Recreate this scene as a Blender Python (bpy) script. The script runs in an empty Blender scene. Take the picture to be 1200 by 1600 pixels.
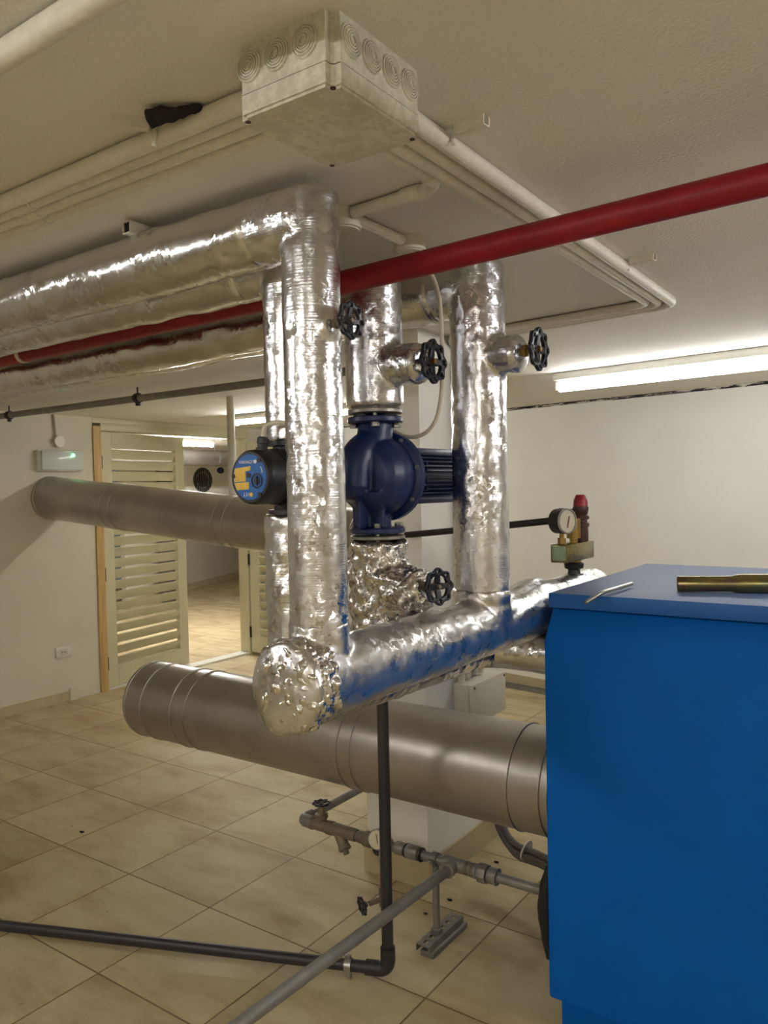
import bpy, bmesh, math, random
from mathutils import Vector, Matrix, noise
random.seed(7)
S = bpy.context.scene
COL = S.collection
PI = math.pi
V = Vector

# ------------------------------------------------------------------ camera, world, exposure, lamps' power
F_PX = 1226.35
YAW, PITCH, ROLL = math.radians(35.168), math.radians(1.641), math.radians(-1.2266)
EYE = V((0, 0, 1.62))
fw = V((-math.sin(YAW) * math.cos(PITCH), math.cos(YAW) * math.cos(PITCH), -math.sin(PITCH)))
rt0 = V((math.cos(YAW), math.sin(YAW), 0))
up0 = rt0.cross(fw)
rt = rt0 * math.cos(ROLL) + up0 * math.sin(ROLL)
up = -rt0 * math.sin(ROLL) + up0 * math.cos(ROLL)
cd = bpy.data.cameras.new('camera')
cam = bpy.data.objects.new('camera', cd)
COL.objects.link(cam)
M = Matrix((rt, up, -fw)).transposed().to_4x4()
M.translation = EYE
cam.matrix_world = M
cd.sensor_fit = 'HORIZONTAL'
cd.sensor_width = 36
cd.lens = 36 * F_PX / 1200
cd.clip_start = 0.02
S.camera = cam
S.view_settings.view_transform = 'Standard'
S.view_settings.look = 'None'
S.view_settings.gamma = 1
S.view_settings.use_curve_mapping = False
S.view_settings.exposure = 1.12
w = bpy.data.worlds.new('world')
S.world = w
w.use_nodes = True
w.node_tree.nodes['Background'].inputs[0].default_value = (1.0, .93, .8, 1)
w.node_tree.nodes['Background'].inputs[1].default_value = 0.05
H = 2.26            # ceiling height
E_FAR, E_LEFT, E_FILL_SIDE, E_FILL_REAR, E_OUT, E_FILL_RIGHT = 10.5, 52.0, 40.0, 54.0, 290.0, 56.0   # tube strengths; SIDE, REAR and RIGHT feed added fill lamps


def px(x, y, X=None, Y=None, Z=None):
    """the point of the room on plane X=, Y= or Z= that lies in direction (x, y)"""
    d = fw * F_PX + rt * (x - 600) - up * (y - 800)
    if X is not None: t = X / d.x
    elif Y is not None: t = Y / d.y
    else: t = (Z - EYE.z) / d.z
    return EYE + d * t


# ------------------------------------------------------------------ materials
def new_mat(name):
    m = bpy.data.materials.new(name)
    m.use_nodes = True
    nt = m.node_tree
    return m, nt, nt.nodes['Principled BSDF']


def lin(c):
    return tuple(((v / 255) / 12.92 if v / 255 <= .04045 else ((v / 255 + .055) / 1.055) ** 2.4) for v in c) + (1,)


def N(nt, typ, **kw):
    n = nt.nodes.new(typ)
    for k, v in kw.items():
        if k.startswith('i_'):
            key = k[2:]
            n.inputs[int(key) if key.isdigit() else key].default_value = v
        else:
            setattr(n, k, v)
    return n


def coords(nt, scale=(1, 1, 1), loc=(0, 0, 0)):
    g = N(nt, 'ShaderNodeNewGeometry')
    mp = N(nt, 'ShaderNodeMapping')
    mp.inputs['Scale'].default_value = scale
    mp.inputs['Location'].default_value = loc
    nt.links.new(g.outputs['Position'], mp.inputs['Vector'])
    return mp.outputs['Vector']


def ramp(nt, src, stops):
    r = N(nt, 'ShaderNodeValToRGB')
    while len(r.color_ramp.elements) < len(stops): r.color_ramp.elements.new(.5)
    for e, (p, c) in zip(r.color_ramp.elements, stops):
        e.position = p
        e.color = c if len(c) == 4 else (*c, 1)
    nt.links.new(src, r.inputs['Fac'])
    return r.outputs['Color']


def mix(nt, fac, a, b, mode='MIX'):
    m = N(nt, 'ShaderNodeMix', data_type='RGBA', blend_type=mode)
    for s, v in ((m.inputs[0], fac), (m.inputs[6], a), (m.inputs[7], b)):
        if hasattr(v, 'is_linked') or hasattr(v, 'links'): nt.links.new(v, s)
        else: s.default_value = v
    return m.outputs[2]


def mth(nt, op, a, b=0.0, clamp=False):
    m = N(nt, 'ShaderNodeMath', operation=op, use_clamp=clamp)
    for s, v in ((m.inputs[0], a), (m.inputs[1], b)):
        if hasattr(v, 'links'): nt.links.new(v, s)
        else: s.default_value = v
    return m.outputs[0]


def bump(nt, bs, h, strength, dist=.01, prev=None):
    b = N(nt, 'ShaderNodeBump')
    b.inputs['Strength'].default_value = strength
    b.inputs['Distance'].default_value = dist
    nt.links.new(h, b.inputs['Height'])
    if prev: nt.links.new(prev, b.inputs['Normal'])
    nt.links.new(b.outputs[0], bs.inputs['Normal'])
    return b.outputs[0]


def noise_tex(nt, vec, scale, detail=4, rough=.55, **kw):
    n = N(nt, 'ShaderNodeTexNoise', **kw)
    n.inputs['Scale'].default_value = scale
    n.inputs['Detail'].default_value = detail
    n.inputs['Roughness'].default_value = rough
    if vec: nt.links.new(vec, n.inputs['Vector'])
    return n.outputs['Fac']


def simple(name, rgb, rough=.5, metal=0.0, var=.12, scale=30, bmp=.0, spec=.5):
    """plain coloured surface with a faint mottled variation"""
    m, nt, bs = new_mat(name)
    c = lin(rgb)
    n = noise_tex(nt, coords(nt), scale)
    d = tuple(v * (1 - var) for v in c[:3]) + (1,)
    l = tuple(min(1, v * (1 + var)) for v in c[:3]) + (1,)
    nt.links.new(ramp(nt, n, [(.3, d), (.7, l)]), bs.inputs['Base Color'])
    bs.inputs['Roughness'].default_value = rough
    bs.inputs['Metallic'].default_value = metal
    bs.inputs['Specular IOR Level'].default_value = spec
    if bmp: bump(nt, bs, noise_tex(nt, coords(nt), scale * 6), bmp, .003)
    return m


def plaster(name, rgb, speck=.0, bmp=.3, scale=1.5, rough=.75):
    m, nt, bs = new_mat(name)
    c = lin(rgb)
    v = coords(nt)
    big = noise_tex(nt, v, scale, 5)
    base = ramp(nt, big, [(.3, tuple(x * .93 for x in c[:3]) + (1,)), (.7, tuple(min(1, x * 1.05) for x in c[:3]) + (1,))])
    fine = noise_tex(nt, v, 130, 3, .6)
    if speck:
        vs = coords(nt, (1, 1, 1))
        sp = ramp(nt, noise_tex(nt, vs, 95, 2, .5), [(.66, (0, 0, 0, 1)), (.72, (1, 1, 1, 1))])
        base = mix(nt, mth(nt, 'MULTIPLY', sp, speck), base, (.8, .76, .68, 1))
    nt.links.new(base, bs.inputs['Base Color'])
    bs.inputs['Roughness'].default_value = rough
    bs.inputs['Specular IOR Level'].default_value = .3
    bump(nt, bs, fine, bmp, .004)
    return m


def foil(name, axis, rib=.35, crease=.5, seed=0.0, tint=(.77, .775, .79), lo=.06, ro=0.0):
    """aluminium foil lagging: fine ribs across the pipe, patches of crumpled creases"""
    m, nt, bs = new_mat(name)
    v = coords(nt, (1, 1, 1), (seed, seed * .7, seed * 1.3))
    bs.inputs['Metallic'].default_value = 1.0
    tn = noise_tex(nt, v, 9, 3)
    nt.links.new(ramp(nt, tn, [(.3, tuple(t * .86 for t in tint) + (1,)), (.7, tint + (1,))]), bs.inputs['Base Color'])
    rn = noise_tex(nt, v, 22, 3)
    nt.links.new(ramp(nt, rn, [(.3, (.15 + ro,) * 3), (.7, (.27 + ro,) * 3)]), bs.inputs['Roughness'])
    sc = {'X': (420, 14, 14), 'Y': (14, 420, 14), 'Z': (14, 14, 420)}[axis]
    ribs = noise_tex(nt, coords(nt, sc), 1.0, 2, .5)
    b1 = bump(nt, bs, ribs, rib, .0022)
    # creases: small flat facets that catch the light, in patches
    wv = N(nt, 'ShaderNodeTexNoise', noise_dimensions='3D')
    wv.inputs['Scale'].default_value = 30
    nt.links.new(v, wv.inputs['Vector'])
    vm = N(nt, 'ShaderNodeVectorMath', operation='MULTIPLY_ADD')
    nt.links.new(wv.outputs['Color'], vm.inputs[0])
    vm.inputs[1].default_value = (.045, .045, .045)
    nt.links.new(v, vm.inputs[2])
    mask = ramp(nt, noise_tex(nt, v, 8.5, 3, .6), [(.46, (lo,) * 3), (.64, (1,) * 3)])
    tot = None
    for sc_, k_ in ((52, 1.0), (125, 1.0)):
        vo = N(nt, 'ShaderNodeTexVoronoi', feature='SMOOTH_F1')
        vo.inputs['Scale'].default_value = sc_
        vo.inputs['Smoothness'].default_value = .10
        nt.links.new(vm.outputs[0], vo.inputs['Vector'])
        sb = N(nt, 'ShaderNodeVectorMath', operation='SUBTRACT')
        nt.links.new(vo.outputs['Color'], sb.inputs[0])
        sb.inputs[1].default_value = (.5, .5, .5)
        kk = N(nt, 'ShaderNodeVectorMath', operation='SCALE')
        nt.links.new(sb.outputs[0], kk.inputs[0])
        nt.links.new(mth(nt, 'MULTIPLY', mask, crease * k_), kk.inputs['Scale'])
        ad = N(nt, 'ShaderNodeVectorMath', operation='ADD')
        nt.links.new(tot if tot else b1, ad.inputs[0])
        nt.links.new(kk.outputs[0], ad.inputs[1])
        tot = ad.outputs[0]
    nm = N(nt, 'ShaderNodeVectorMath', operation='NORMALIZE')
    nt.links.new(tot, nm.inputs[0])
    for l_ in list(bs.inputs['Normal'].links): nt.links.remove(l_)
    nt.links.new(nm.outputs[0], bs.inputs['Normal'])
    return m


def steel(name, rgb, axis='X', rough=.36):
    m, nt, bs = new_mat(name)
    sc = {'X': (70, 4, 4), 'Y': (4, 70, 4), 'Z': (4, 4, 70)}[axis]
    n = noise_tex(nt, coords(nt, sc), 1.0, 4, .6)
    big = noise_tex(nt, coords(nt), 3.5, 4)
    c = lin(rgb)[:3]
    col = ramp(nt, big, [(.3, tuple(v * .8 for v in c) + (1,)), (.7, tuple(v * 1.08 for v in c) + (1,))])
    nt.links.new(col, bs.inputs['Base Color'])
    bs.inputs['Metallic'].default_value = .85
    nt.links.new(ramp(nt, n, [(.3, (rough - .06,) * 3), (.7, (rough + .08,) * 3)]), bs.inputs['Roughness'])
    bump(nt, bs, n, .012, .002)
    return m


def emit(name, rgb, power):
    m, nt, bs = new_mat(name)
    bs.inputs['Base Color'].default_value = (.9, .9, .9, 1)
    bs.inputs['Emission Color'].default_value = (*rgb, 1)
    bs.inputs['Emission Strength'].default_value = power
    return m


def tiles_mat():
    m, nt, bs = new_mat('floor_tiles')
    g = N(nt, 'ShaderNodeNewGeometry')
    sep = N(nt, 'ShaderNodeSeparateXYZ')
    nt.links.new(g.outputs['Position'], sep.inputs[0])
    P_ = .4985
    ux = mth(nt, 'DIVIDE', mth(nt, 'ADD', sep.outputs[0], 2.328 + 40 * P_), P_)
    uy = mth(nt, 'DIVIDE', mth(nt, 'ADD', sep.outputs[1], -2.061 + 40 * P_), P_)
    fx, fy = mth(nt, 'FRACT', ux), mth(nt, 'FRACT', uy)
    ex = mth(nt, 'MINIMUM', fx, mth(nt, 'SUBTRACT', 1.0, fx))
    ey = mth(nt, 'MINIMUM', fy, mth(nt, 'SUBTRACT', 1.0, fy))
    e = mth(nt, 'MINIMUM', ex, ey)
    grout = ramp(nt, e, [(.0045, (1, 1, 1, 1)), (.0075, (0, 0, 0, 1))])
    cid = N(nt, 'ShaderNodeCombineXYZ')
    nt.links.new(mth(nt, 'FLOOR', ux), cid.inputs[0])
    nt.links.new(mth(nt, 'FLOOR', uy), cid.inputs[1])
    wn = N(nt, 'ShaderNodeTexWhiteNoise')
    nt.links.new(cid.outputs[0], wn.inputs['Vector'])
    # marble-like clouding that shifts from tile to tile
    off = N(nt, 'ShaderNodeVectorMath', operation='MULTIPLY_ADD')
    nt.links.new(wn.outputs['Color'], off.inputs[0])
    off.inputs[1].default_value = (9, 9, 9)
    nt.links.new(g.outputs['Position'], off.inputs[2])
    st = N(nt, 'ShaderNodeMapping')
    st.inputs['Scale'].default_value = (1.6, 4.2, 1)
    st.inputs['Rotation'].default_value = (0, 0, .4)
    nt.links.new(off.outputs[0], st.inputs[0])
    cl = noise_tex(nt, st.outputs[0], 1.4, 6, .62, )
    a, b, c = lin((170, 150, 114)), lin((193, 177, 140)), lin((205, 191, 158))
    base = ramp(nt, cl, [(.32, a), (.52, b), (.72, c)])
    tv = ramp(nt, wn.outputs['Value'], [(0, (.90, .89, .87, 1)), (1, (1.0, 1.0, 1.0, 1))])
    base = mix(nt, 1.0, base, tv, 'MULTIPLY')
    # brown dirt smears and specks
    dn = noise_tex(nt, coords(nt), 1.3, 5, .6)
    dirt = ramp(nt, dn, [(.50, (0, 0, 0, 1)), (.74, (.55,) * 3)])
    base = mix(nt, dirt, base, lin((158, 126, 86)))
    sn = noise_tex(nt, coords(nt, (1, 1, 1), (3, 5, 0)), 26, 4, .5)
    sp = ramp(nt, sn, [(.70, (0, 0, 0, 1)), (.78, (.75,) * 3)])
    base = mix(nt, sp, base, lin((110, 84, 58)))
    sn2 = noise_tex(nt, coords(nt, (1, 1, 1), (8, 1, 0)), 7, 5, .7)
    sp2 = ramp(nt, sn2, [(.63, (0, 0, 0, 1)), (.74, (.4,) * 3)])
    base = mix(nt, sp2, base, lin((138, 108, 76)))
    base = mix(nt, grout, base, lin((122, 98, 66)))
    nt.links.new(base, bs.inputs['Base Color'])
    rg = ramp(nt, dn, [(.3, (.52,) * 3), (.7, (.70,) * 3)])
    nt.links.new(rg, bs.inputs['Roughness'])
    bs.inputs['Specular IOR Level'].default_value = .28
    inv = mth(nt, 'SUBTRACT', 1.0, grout)
    bump(nt, bs, inv, .5, .002)
    return m


MT = dict(
    floor=tiles_mat(),
    ceiling=plaster('ceiling_paint', (234, 229, 218), speck=.35, bmp=.55),
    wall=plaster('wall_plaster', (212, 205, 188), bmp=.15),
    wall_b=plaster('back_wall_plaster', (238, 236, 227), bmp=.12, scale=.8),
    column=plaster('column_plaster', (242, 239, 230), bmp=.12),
    foilX=foil('foil_along_x', 'X', .2, .26, 0, (.74, .735, .72), .14),
    foilXs=foil('smooth_foil_x', 'X', .2, .2, 5, (.72, .70, .66), .1),
    foilY=foil('foil_along_y', 'Y', .12, .2, 2.3, (.74, .735, .73), .16, .09),
    foilZ=foil('foil_along_z', 'Z', .2, .25, 4.1, lo=.12, ro=.03),
    foilC=foil('crumpled_foil', 'Z', .1, .42, 6.7, (.76, .74, .71), .75),
    flue=steel('flue_steel', (180, 175, 167), 'X', .36),
    conduit=simple('painted_conduit', (226, 219, 204), .5, var=.06, scale=60, bmp=.25),
    box=None,
    pvc=simple('grey_white_plastic', (214, 208, 190), .4, var=.04),
    red=simple('red_paint', (134, 22, 28), .45, var=.12, scale=14, spec=.3),
    blue=simple('blue_cast_iron', (16, 36, 84), .36, var=.12, scale=14, bmp=.25),
    blueflat=simple('blue_boiler_paint', (0, 93, 180), .6, var=.05, scale=6, bmp=.05, spec=.12),
    bluegrey=None,
    black=simple('black_plastic', (28, 27, 30), .42, var=.2),
    blackiron=simple('black_handwheel_paint', (22, 22, 34), .32, var=.2),
    blackpipe=simple('black_pipe', (44, 43, 44), .42, var=.15),
    galv=simple('galvanised_pipe', (138, 137, 130), .5, .4, var=.16, scale=18, bmp=.15),
    bronze=simple('dull_bronze', (122, 109, 92), .55, .3, var=.2, scale=25),
    brass=simple('brass', (156, 128, 70), .35, .85, var=.15),
    zinc=simple('zinc_plated', (172, 172, 166), .32, .85, var=.08),
    chrome=simple('chrome', (205, 208, 206), .14, 1.0, var=.04),
    yellowzinc=None,
    flange=simple('grey_flange', (140, 137, 128), .4, .7, var=.12),
    tan=simple('tan_skirting_tile', (190, 174, 140), .45, var=.12, scale=5),
    wood=None,
    door=simple('cream_door_paint', (206, 200, 168), .45, var=.03, scale=4),
    white=simple('white_plastic', (224, 222, 210), .4, var=.03),
    greycable=simple('grey_cable', (98, 92, 84), .55, var=.1),
    whitecable=simple('white_cable', (206, 198, 180), .5, var=.05),
    label_blue=simple('label_blue', (30, 96, 176), .4, var=.03),
    label_yellow=simple('label_yellow', (222, 186, 74), .45, var=.12, scale=160),
    label_white=simple('label_white', (225, 228, 232), .5, var=.02),
    dial=simple('dial_white', (214, 206, 180), .4, var=.03),
    redplastic=simple('red_plastic', (150, 24, 40), .4, var=.08),
    brown=simple('brown_valve_body', (78, 48, 42), .45, .3, var=.2),
    dark=simple('dark_gap', (24, 23, 22), .8, var=.3),
    darkblue=simple('dark_blue_badge', (30, 48, 96), .4, var=.05),
    greenled=emit('green_led', (.1, 1.0, .35), 14),
    glass=None,
)


def special_mats():
    # chalky spray marks over the junction box
    m, nt, bs = new_mat('overpainted_box')
    v = coords(nt)
    n = noise_tex(nt, v, 60, 5, .7)
    n2 = noise_tex(nt, v, 9, 3)
    f = ramp(nt, mth(nt, 'MULTIPLY', n, mth(nt, 'ADD', n2, .45)), [(.42, (0, 0, 0, 1)), (.64, (.8,) * 3)])
    nt.links.new(mix(nt, f, lin((200, 194, 176)), lin((230, 224, 208))), bs.inputs['Base Color'])
    bs.inputs['Roughness'].default_value = .55
    bump(nt, bs, n, .2, .003)
    MT['box'] = m
    # iridescent passivated zinc
    m, nt, bs = new_mat('yellow_passivated_zinc')
    n = noise_tex(nt, coords(nt, (9, 30, 30)), 1.0, 3)
    nt.links.new(ramp(nt, n, [(.3, lin((112, 118, 84))), (.5, lin((150, 138, 88))), (.7, lin((126, 96, 92)))]), bs.inputs['Base Color'])
    bs.inputs['Metallic'].default_value = .95
    bs.inputs['Roughness'].default_value = .27
    MT['yellowzinc'] = m
    # raw pine
    m, nt, bs = new_mat('raw_pine')
    n = noise_tex(nt, coords(nt, (30, 30, 2)), 1.0, 4)
    nt.links.new(ramp(nt, n, [(.3, lin((176, 140, 84))), (.7, lin((208, 178, 120)))]), bs.inputs['Base Color'])
    bs.inputs['Roughness'].default_value = .6
    MT['wood'] = m
    # clear lens of the emergency lamp
    m, nt, bs = new_mat('clear_lens')
    bs.inputs['Base Color'].default_value = (.85, .9, .86, 1)
    bs.inputs['Roughness'].default_value = .12
    bs.inputs['Transmission Weight'].default_value = .35
    bs.inputs['IOR'].default_value = 1.3
    MT['glass'] = m
    # lid of the boiler: blue with a film of dust and wiped swirls
    m, nt, bs = new_mat('dusty_blue_lid')
    v = coords(nt)
    g = N(nt, 'ShaderNodeVectorMath', operation='SUBTRACT')
    nt.links.new(v, g.inputs[0])
    g.inputs[1].default_value = (-.66, 2.29, 1.3)
    ln = N(nt, 'ShaderNodeVectorMath', operation='LENGTH')
    nt.links.new(g.outputs[0], ln.inputs[0])
    rings = mth(nt, 'SINE', mth(nt, 'MULTIPLY', ln.outputs['Value'], 420))
    near = ramp(nt, ln.outputs['Value'], [(.06, (1, 1, 1, 1)), (.10, (0, 0, 0, 1))])
    sw = mth(nt, 'MULTIPLY', mth(nt, 'MULTIPLY', mth(nt, 'ADD', rings, .2, True), near), .35)
    dust = mth(nt, 'ADD', mth(nt, 'MULTIPLY', noise_tex(nt, v, 5, 4), .35), .42)
    gn = N(nt, 'ShaderNodeNewGeometry')
    sz = N(nt, 'ShaderNodeSeparateXYZ')
    nt.links.new(gn.outputs['Normal'], sz.inputs[0])
    top = ramp(nt, sz.outputs[2], [(.6, (0, 0, 0, 1)), (.9, (1, 1, 1, 1))])
    f = mth(nt, 'MULTIPLY', mth(nt, 'ADD', dust, sw, True), top)
    nt.links.new(mix(nt, f, lin((0, 88, 166)), lin((112, 118, 136))), bs.inputs['Base Color'])
    bs.inputs['Roughness'].default_value = .5
    MT['bluegrey'] = m
    # ragged gap above the back wall
    m, nt, bs = new_mat('ragged_wall_gap')
    n = noise_tex(nt, coords(nt, (7, 7, 60)), 1.0, 6, .75)
    nt.links.new(ramp(nt, n, [(.50, lin((30, 29, 30))), (.54, lin((205, 200, 186)))]), bs.inputs['Base Color'])
    bs.inputs['Roughness'].default_value = .9
    MT['gap'] = m


special_mats()


# ------------------------------------------------------------------ mesh helpers
def obj(name, bm, mat, parent=None, smooth=True, kind=None, label=None, autos=35):
    me = bpy.data.meshes.new(name)
    bmesh.ops.recalc_face_normals(bm, faces=bm.faces)
    bm.to_mesh(me)
    bm.free()
    me.materials.append(MT[mat] if isinstance(mat, str) else mat)
    o = bpy.data.objects.new(name, me)
    COL.objects.link(o)
    if smooth:
        me.polygons.foreach_set('use_smooth', [True] * len(me.polygons))
        if autos:
            me.set_sharp_from_angle(angle=math.radians(autos))
    if parent:
        o.parent = parent
        o.matrix_parent_inverse = parent.matrix_world.inverted()
    if kind: o['kind'] = kind
    if label: o['label'] = label
    return o


def thing(name, label, cat, loc=(0, 0, 0), group=None):
    o = bpy.data.objects.new(name, None)
    o.empty_display_size = .05
    COL.objects.link(o)
    o.location = loc
    bpy.context.view_layer.update()
    o['label'] = label
    o['category'] = cat
    if group: o['group'] = group
    return o


def tag(o, label, cat, group=None):
    o['label'] = label
    o['category'] = cat
    if group: o['group'] = group
    return o


def nb(): return bmesh.new()


def box(bm, lo, hi, bev=0.0, seg=2, rot=None, about=None):
    lo, hi = V(lo), V(hi)
    r = bmesh.ops.create_cube(bm, size=1)
    vs = r['verts']
    c, s = (lo + hi) / 2, hi - lo
    for v in vs: v.co = V((v.co.x * s.x, v.co.y * s.y, v.co.z * s.z)) + c
    if bev:
        es = list({e for v in vs for e in v.link_edges})
        g = bmesh.ops.bevel(bm, geom=es, offset=bev, segments=seg, affect='EDGES', profile=.5)
        vs = list({v for f in g['faces'] for v in f.verts} | {v for v in vs if v.is_valid})
    if rot is not None:
        p = V(about) if about is not None else c
        for v in vs: v.co = rot @ (v.co - p) + p
    return vs


def basis(d):
    d = V(d).normalized()
    a = V((0, 0, 1)) if abs(d.z) < .9 else V((1, 0, 0))
    u = d.cross(a).normalized()
    return d, u, d.cross(u).normalized()


def lathe(bm, origin, axis, prof, n=32, cap=True, ph=0.0):
    """prof: list of (distance along axis, radius)"""
    d, u, v = basis(axis)
    o = V(origin)
    rings = []
    for t, r in prof:
        rings.append([bm.verts.new(o + d * t + (u * math.cos(2 * PI * k / n + ph) + v * math.sin(2 * PI * k / n + ph)) * r) for k in range(n)])
    for a, b in zip(rings, rings[1:]):
        for k in range(n):
            bm.faces.new((a[k], a[(k + 1) % n], b[(k + 1) % n], b[k]))
    if cap:
        bm.faces.new(list(reversed(rings[0])))
        bm.faces.new(rings[-1])
    return rings


def cyl(bm, a, b, r, n=24, r2=None):
    a, b = V(a), V(b)
    L = (b - a).length
    return lathe(bm, a, b - a, [(0, r), (L, r if r2 is None else r2)], n)


def hexnut(bm, c, axis, r, h):
    lathe(bm, c, axis, [(0, r * .93), (h * .1, r), (h * .9, r), (h, r * .9)], 6)


def fillet(pts, rad, seg=8):
    pts = [V(p) for p in pts]
    out = [pts[0]]
    for i in range(1, len(pts) - 1):
        p, a, b = pts[i], pts[i - 1], pts[i + 1]
        da, db = (a - p), (b - p)
        r = rad[i - 1] if isinstance(rad, (list, tuple)) else rad
        r = min(r, da.length * .49, db.length * .49)
        s, e = p + da.normalized() * r, p + db.normalized() * r
        for k in range(seg + 1):
            t = k / seg
            out.append(s * (1 - t) ** 2 + p * 2 * t * (1 - t) + e * t * t)
    out.append(pts[-1])
    return out


def resample(pts, step):
    out = [pts[0].copy()]
    for a, b in zip(pts, pts[1:]):
        L = (b - a).length
        n = max(1, int(round(L / step)))
        for k in range(1, n + 1): out.append(a.lerp(b, k / n))
    return out


def sweep(bm, pts, r, n=20, step=None, cap=True, dome=0.0, rfun=None):
    pts = [V(p) for p in pts]
    if step: pts = resample(pts, step)
    T = []
    for i in range(len(pts)):
        a, b = pts[max(0, i - 1)], pts[min(len(pts) - 1, i + 1)]
        T.append((b - a).normalized())
    d, u, v = basis(T[0])
    rings = []
    L = 0
    for i, p in enumerate(pts):
        t = T[i]
        u = (u - t * u.dot(t)).normalized()
        v = t.cross(u)
        if i: L += (pts[i] - pts[i - 1]).length
        rings.append([bm.verts.new(p + (u * math.cos(2 * PI * k / n) + v * math.sin(2 * PI * k / n)) * (rfun(L, 2 * PI * k / n, p) if rfun else r)) for k in range(n)])
    for a, b in zip(rings, rings[1:]):
        for k in range(n): bm.faces.new((a[k], a[(k + 1) % n], b[(k + 1) % n], b[k]))
    if cap:
        for ring, t, s in ((rings[0], T[0], -1), (rings[-1], T[-1], 1)):
            c = sum((q.co for q in ring), V()) / n
            prev = ring
            if dome or step:
                for f, h in ((.75, .6), (.4, .93)):
                    nxt = [bm.verts.new(c + (q.co - c) * f + t * s * dome * h) for q in ring]
                    for k in range(n): bm.faces.new((prev[k], prev[(k + 1) % n], nxt[(k + 1) % n], nxt[k]))
                    prev = nxt
                cv = bm.verts.new(c + t * s * dome)
                for k in range(n): bm.faces.new((prev[k], prev[(k + 1) % n], cv))
            else:
                bm.faces.new(prev)
    return rings


def tube(name, pts, r, mat, parent=None, rad=.05, n=16, **kw):
    bm = nb()
    sweep(bm, fillet(pts, rad), r, n)
    return obj(name, bm, mat, parent, **kw)


def remeshed(bm, voxel, smooth=6, fac=.5):
    """unite overlapping solids into one continuous skin"""
    me = bpy.data.meshes.new('tmp')
    bmesh.ops.recalc_face_normals(bm, faces=bm.faces)
    bm.to_mesh(me)
    bm.free()
    o = bpy.data.objects.new('tmp', me)
    COL.objects.link(o)
    md = o.modifiers.new('r', 'REMESH')
    md.mode = 'VOXEL'
    md.voxel_size = voxel
    if smooth:
        sm = o.modifiers.new('s', 'SMOOTH')
        sm.factor = fac
        sm.iterations = smooth
    dg = bpy.context.evaluated_depsgraph_get()
    me2 = bpy.data.meshes.new_from_object(o.evaluated_get(dg))
    b = nb()
    b.from_mesh(me2)
    bpy.data.objects.remove(o)
    bpy.data.meshes.remove(me)
    bpy.data.meshes.remove(me2)
    return b


def crumple(bm, amp, seed=0.0, axis='Z', smoothness=.5, low=.003, freq=16.0):
    """push the skin in and out: sharp creases in patches, slow waves in between"""
    bm.normal_update()
    st = {'X': V((.35, 1, 1)), 'Y': V((1, .35, 1)), 'Z': V((1, 1, .6)), 'N': V((1, 1, 1))}[axis]
    s = V((seed, seed * 1.7, -seed))
    mv = []
    for v in bm.verts:
        p = v.co + s
        q = V((p.x * st.x, p.y * st.y, p.z * st.z))
        m = noise.noise(p * 5.0) * .5 + .5
        m = max(0.0, min(1.0, (m - smoothness + .25) * 2.2)) * .85 + .15
        r = noise.ridged_multi_fractal(q * freq, .9, 2.1, 3, 1.0, 2.0)
        fold = abs(noise.noise(q * freq * 1.1)) + .55 * abs(noise.noise(q * freq * 2.3)) - .3
        if axis == 'N': d = fold * amp * 2.4
        else: d = (-(r - 1.0) * .55 + fold * 1.3) * amp * m
        d += noise.noise(q * 3.5) * low
        mv.append((v, v.normal * d))
    for v, d in mv: v.co += d
    return bm


def foil_skin(name, bm, mat, parent, amp, seed, axis, voxel=.006, low=.003, sm=.5, smooth=4, label=None, freq=22.0):
    b = remeshed(bm, voxel, smooth)
    crumple(b, amp, seed, axis, sm, low, freq)
    return obj(name, b, mat, parent, autos=None, label=label)


def text(name, s, size, loc, M3, mat, parent, ext=.0004, align='CENTER'):
    c = bpy.data.curves.new(name, 'FONT')
    c.body = s
    c.size = size
    c.extrude = ext
    c.align_x = align
    c.align_y = 'CENTER'
    t = bpy.data.objects.new('tmp_text', c)
    COL.objects.link(t)
    dg = bpy.context.evaluated_depsgraph_get()
    me = bpy.data.meshes.new_from_object(t.evaluated_get(dg))
    bpy.data.objects.remove(t)
    mm = M3.to_4x4()
    mm.translation = V(loc)
    me.transform(mm)
    me.materials.clear()
    me.materials.append(MT[mat])
    o = bpy.data.objects.new(name, me)
    COL.objects.link(o)
    o.parent = parent
    o.matrix_parent_inverse = parent.matrix_world.inverted()
    return o


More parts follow.
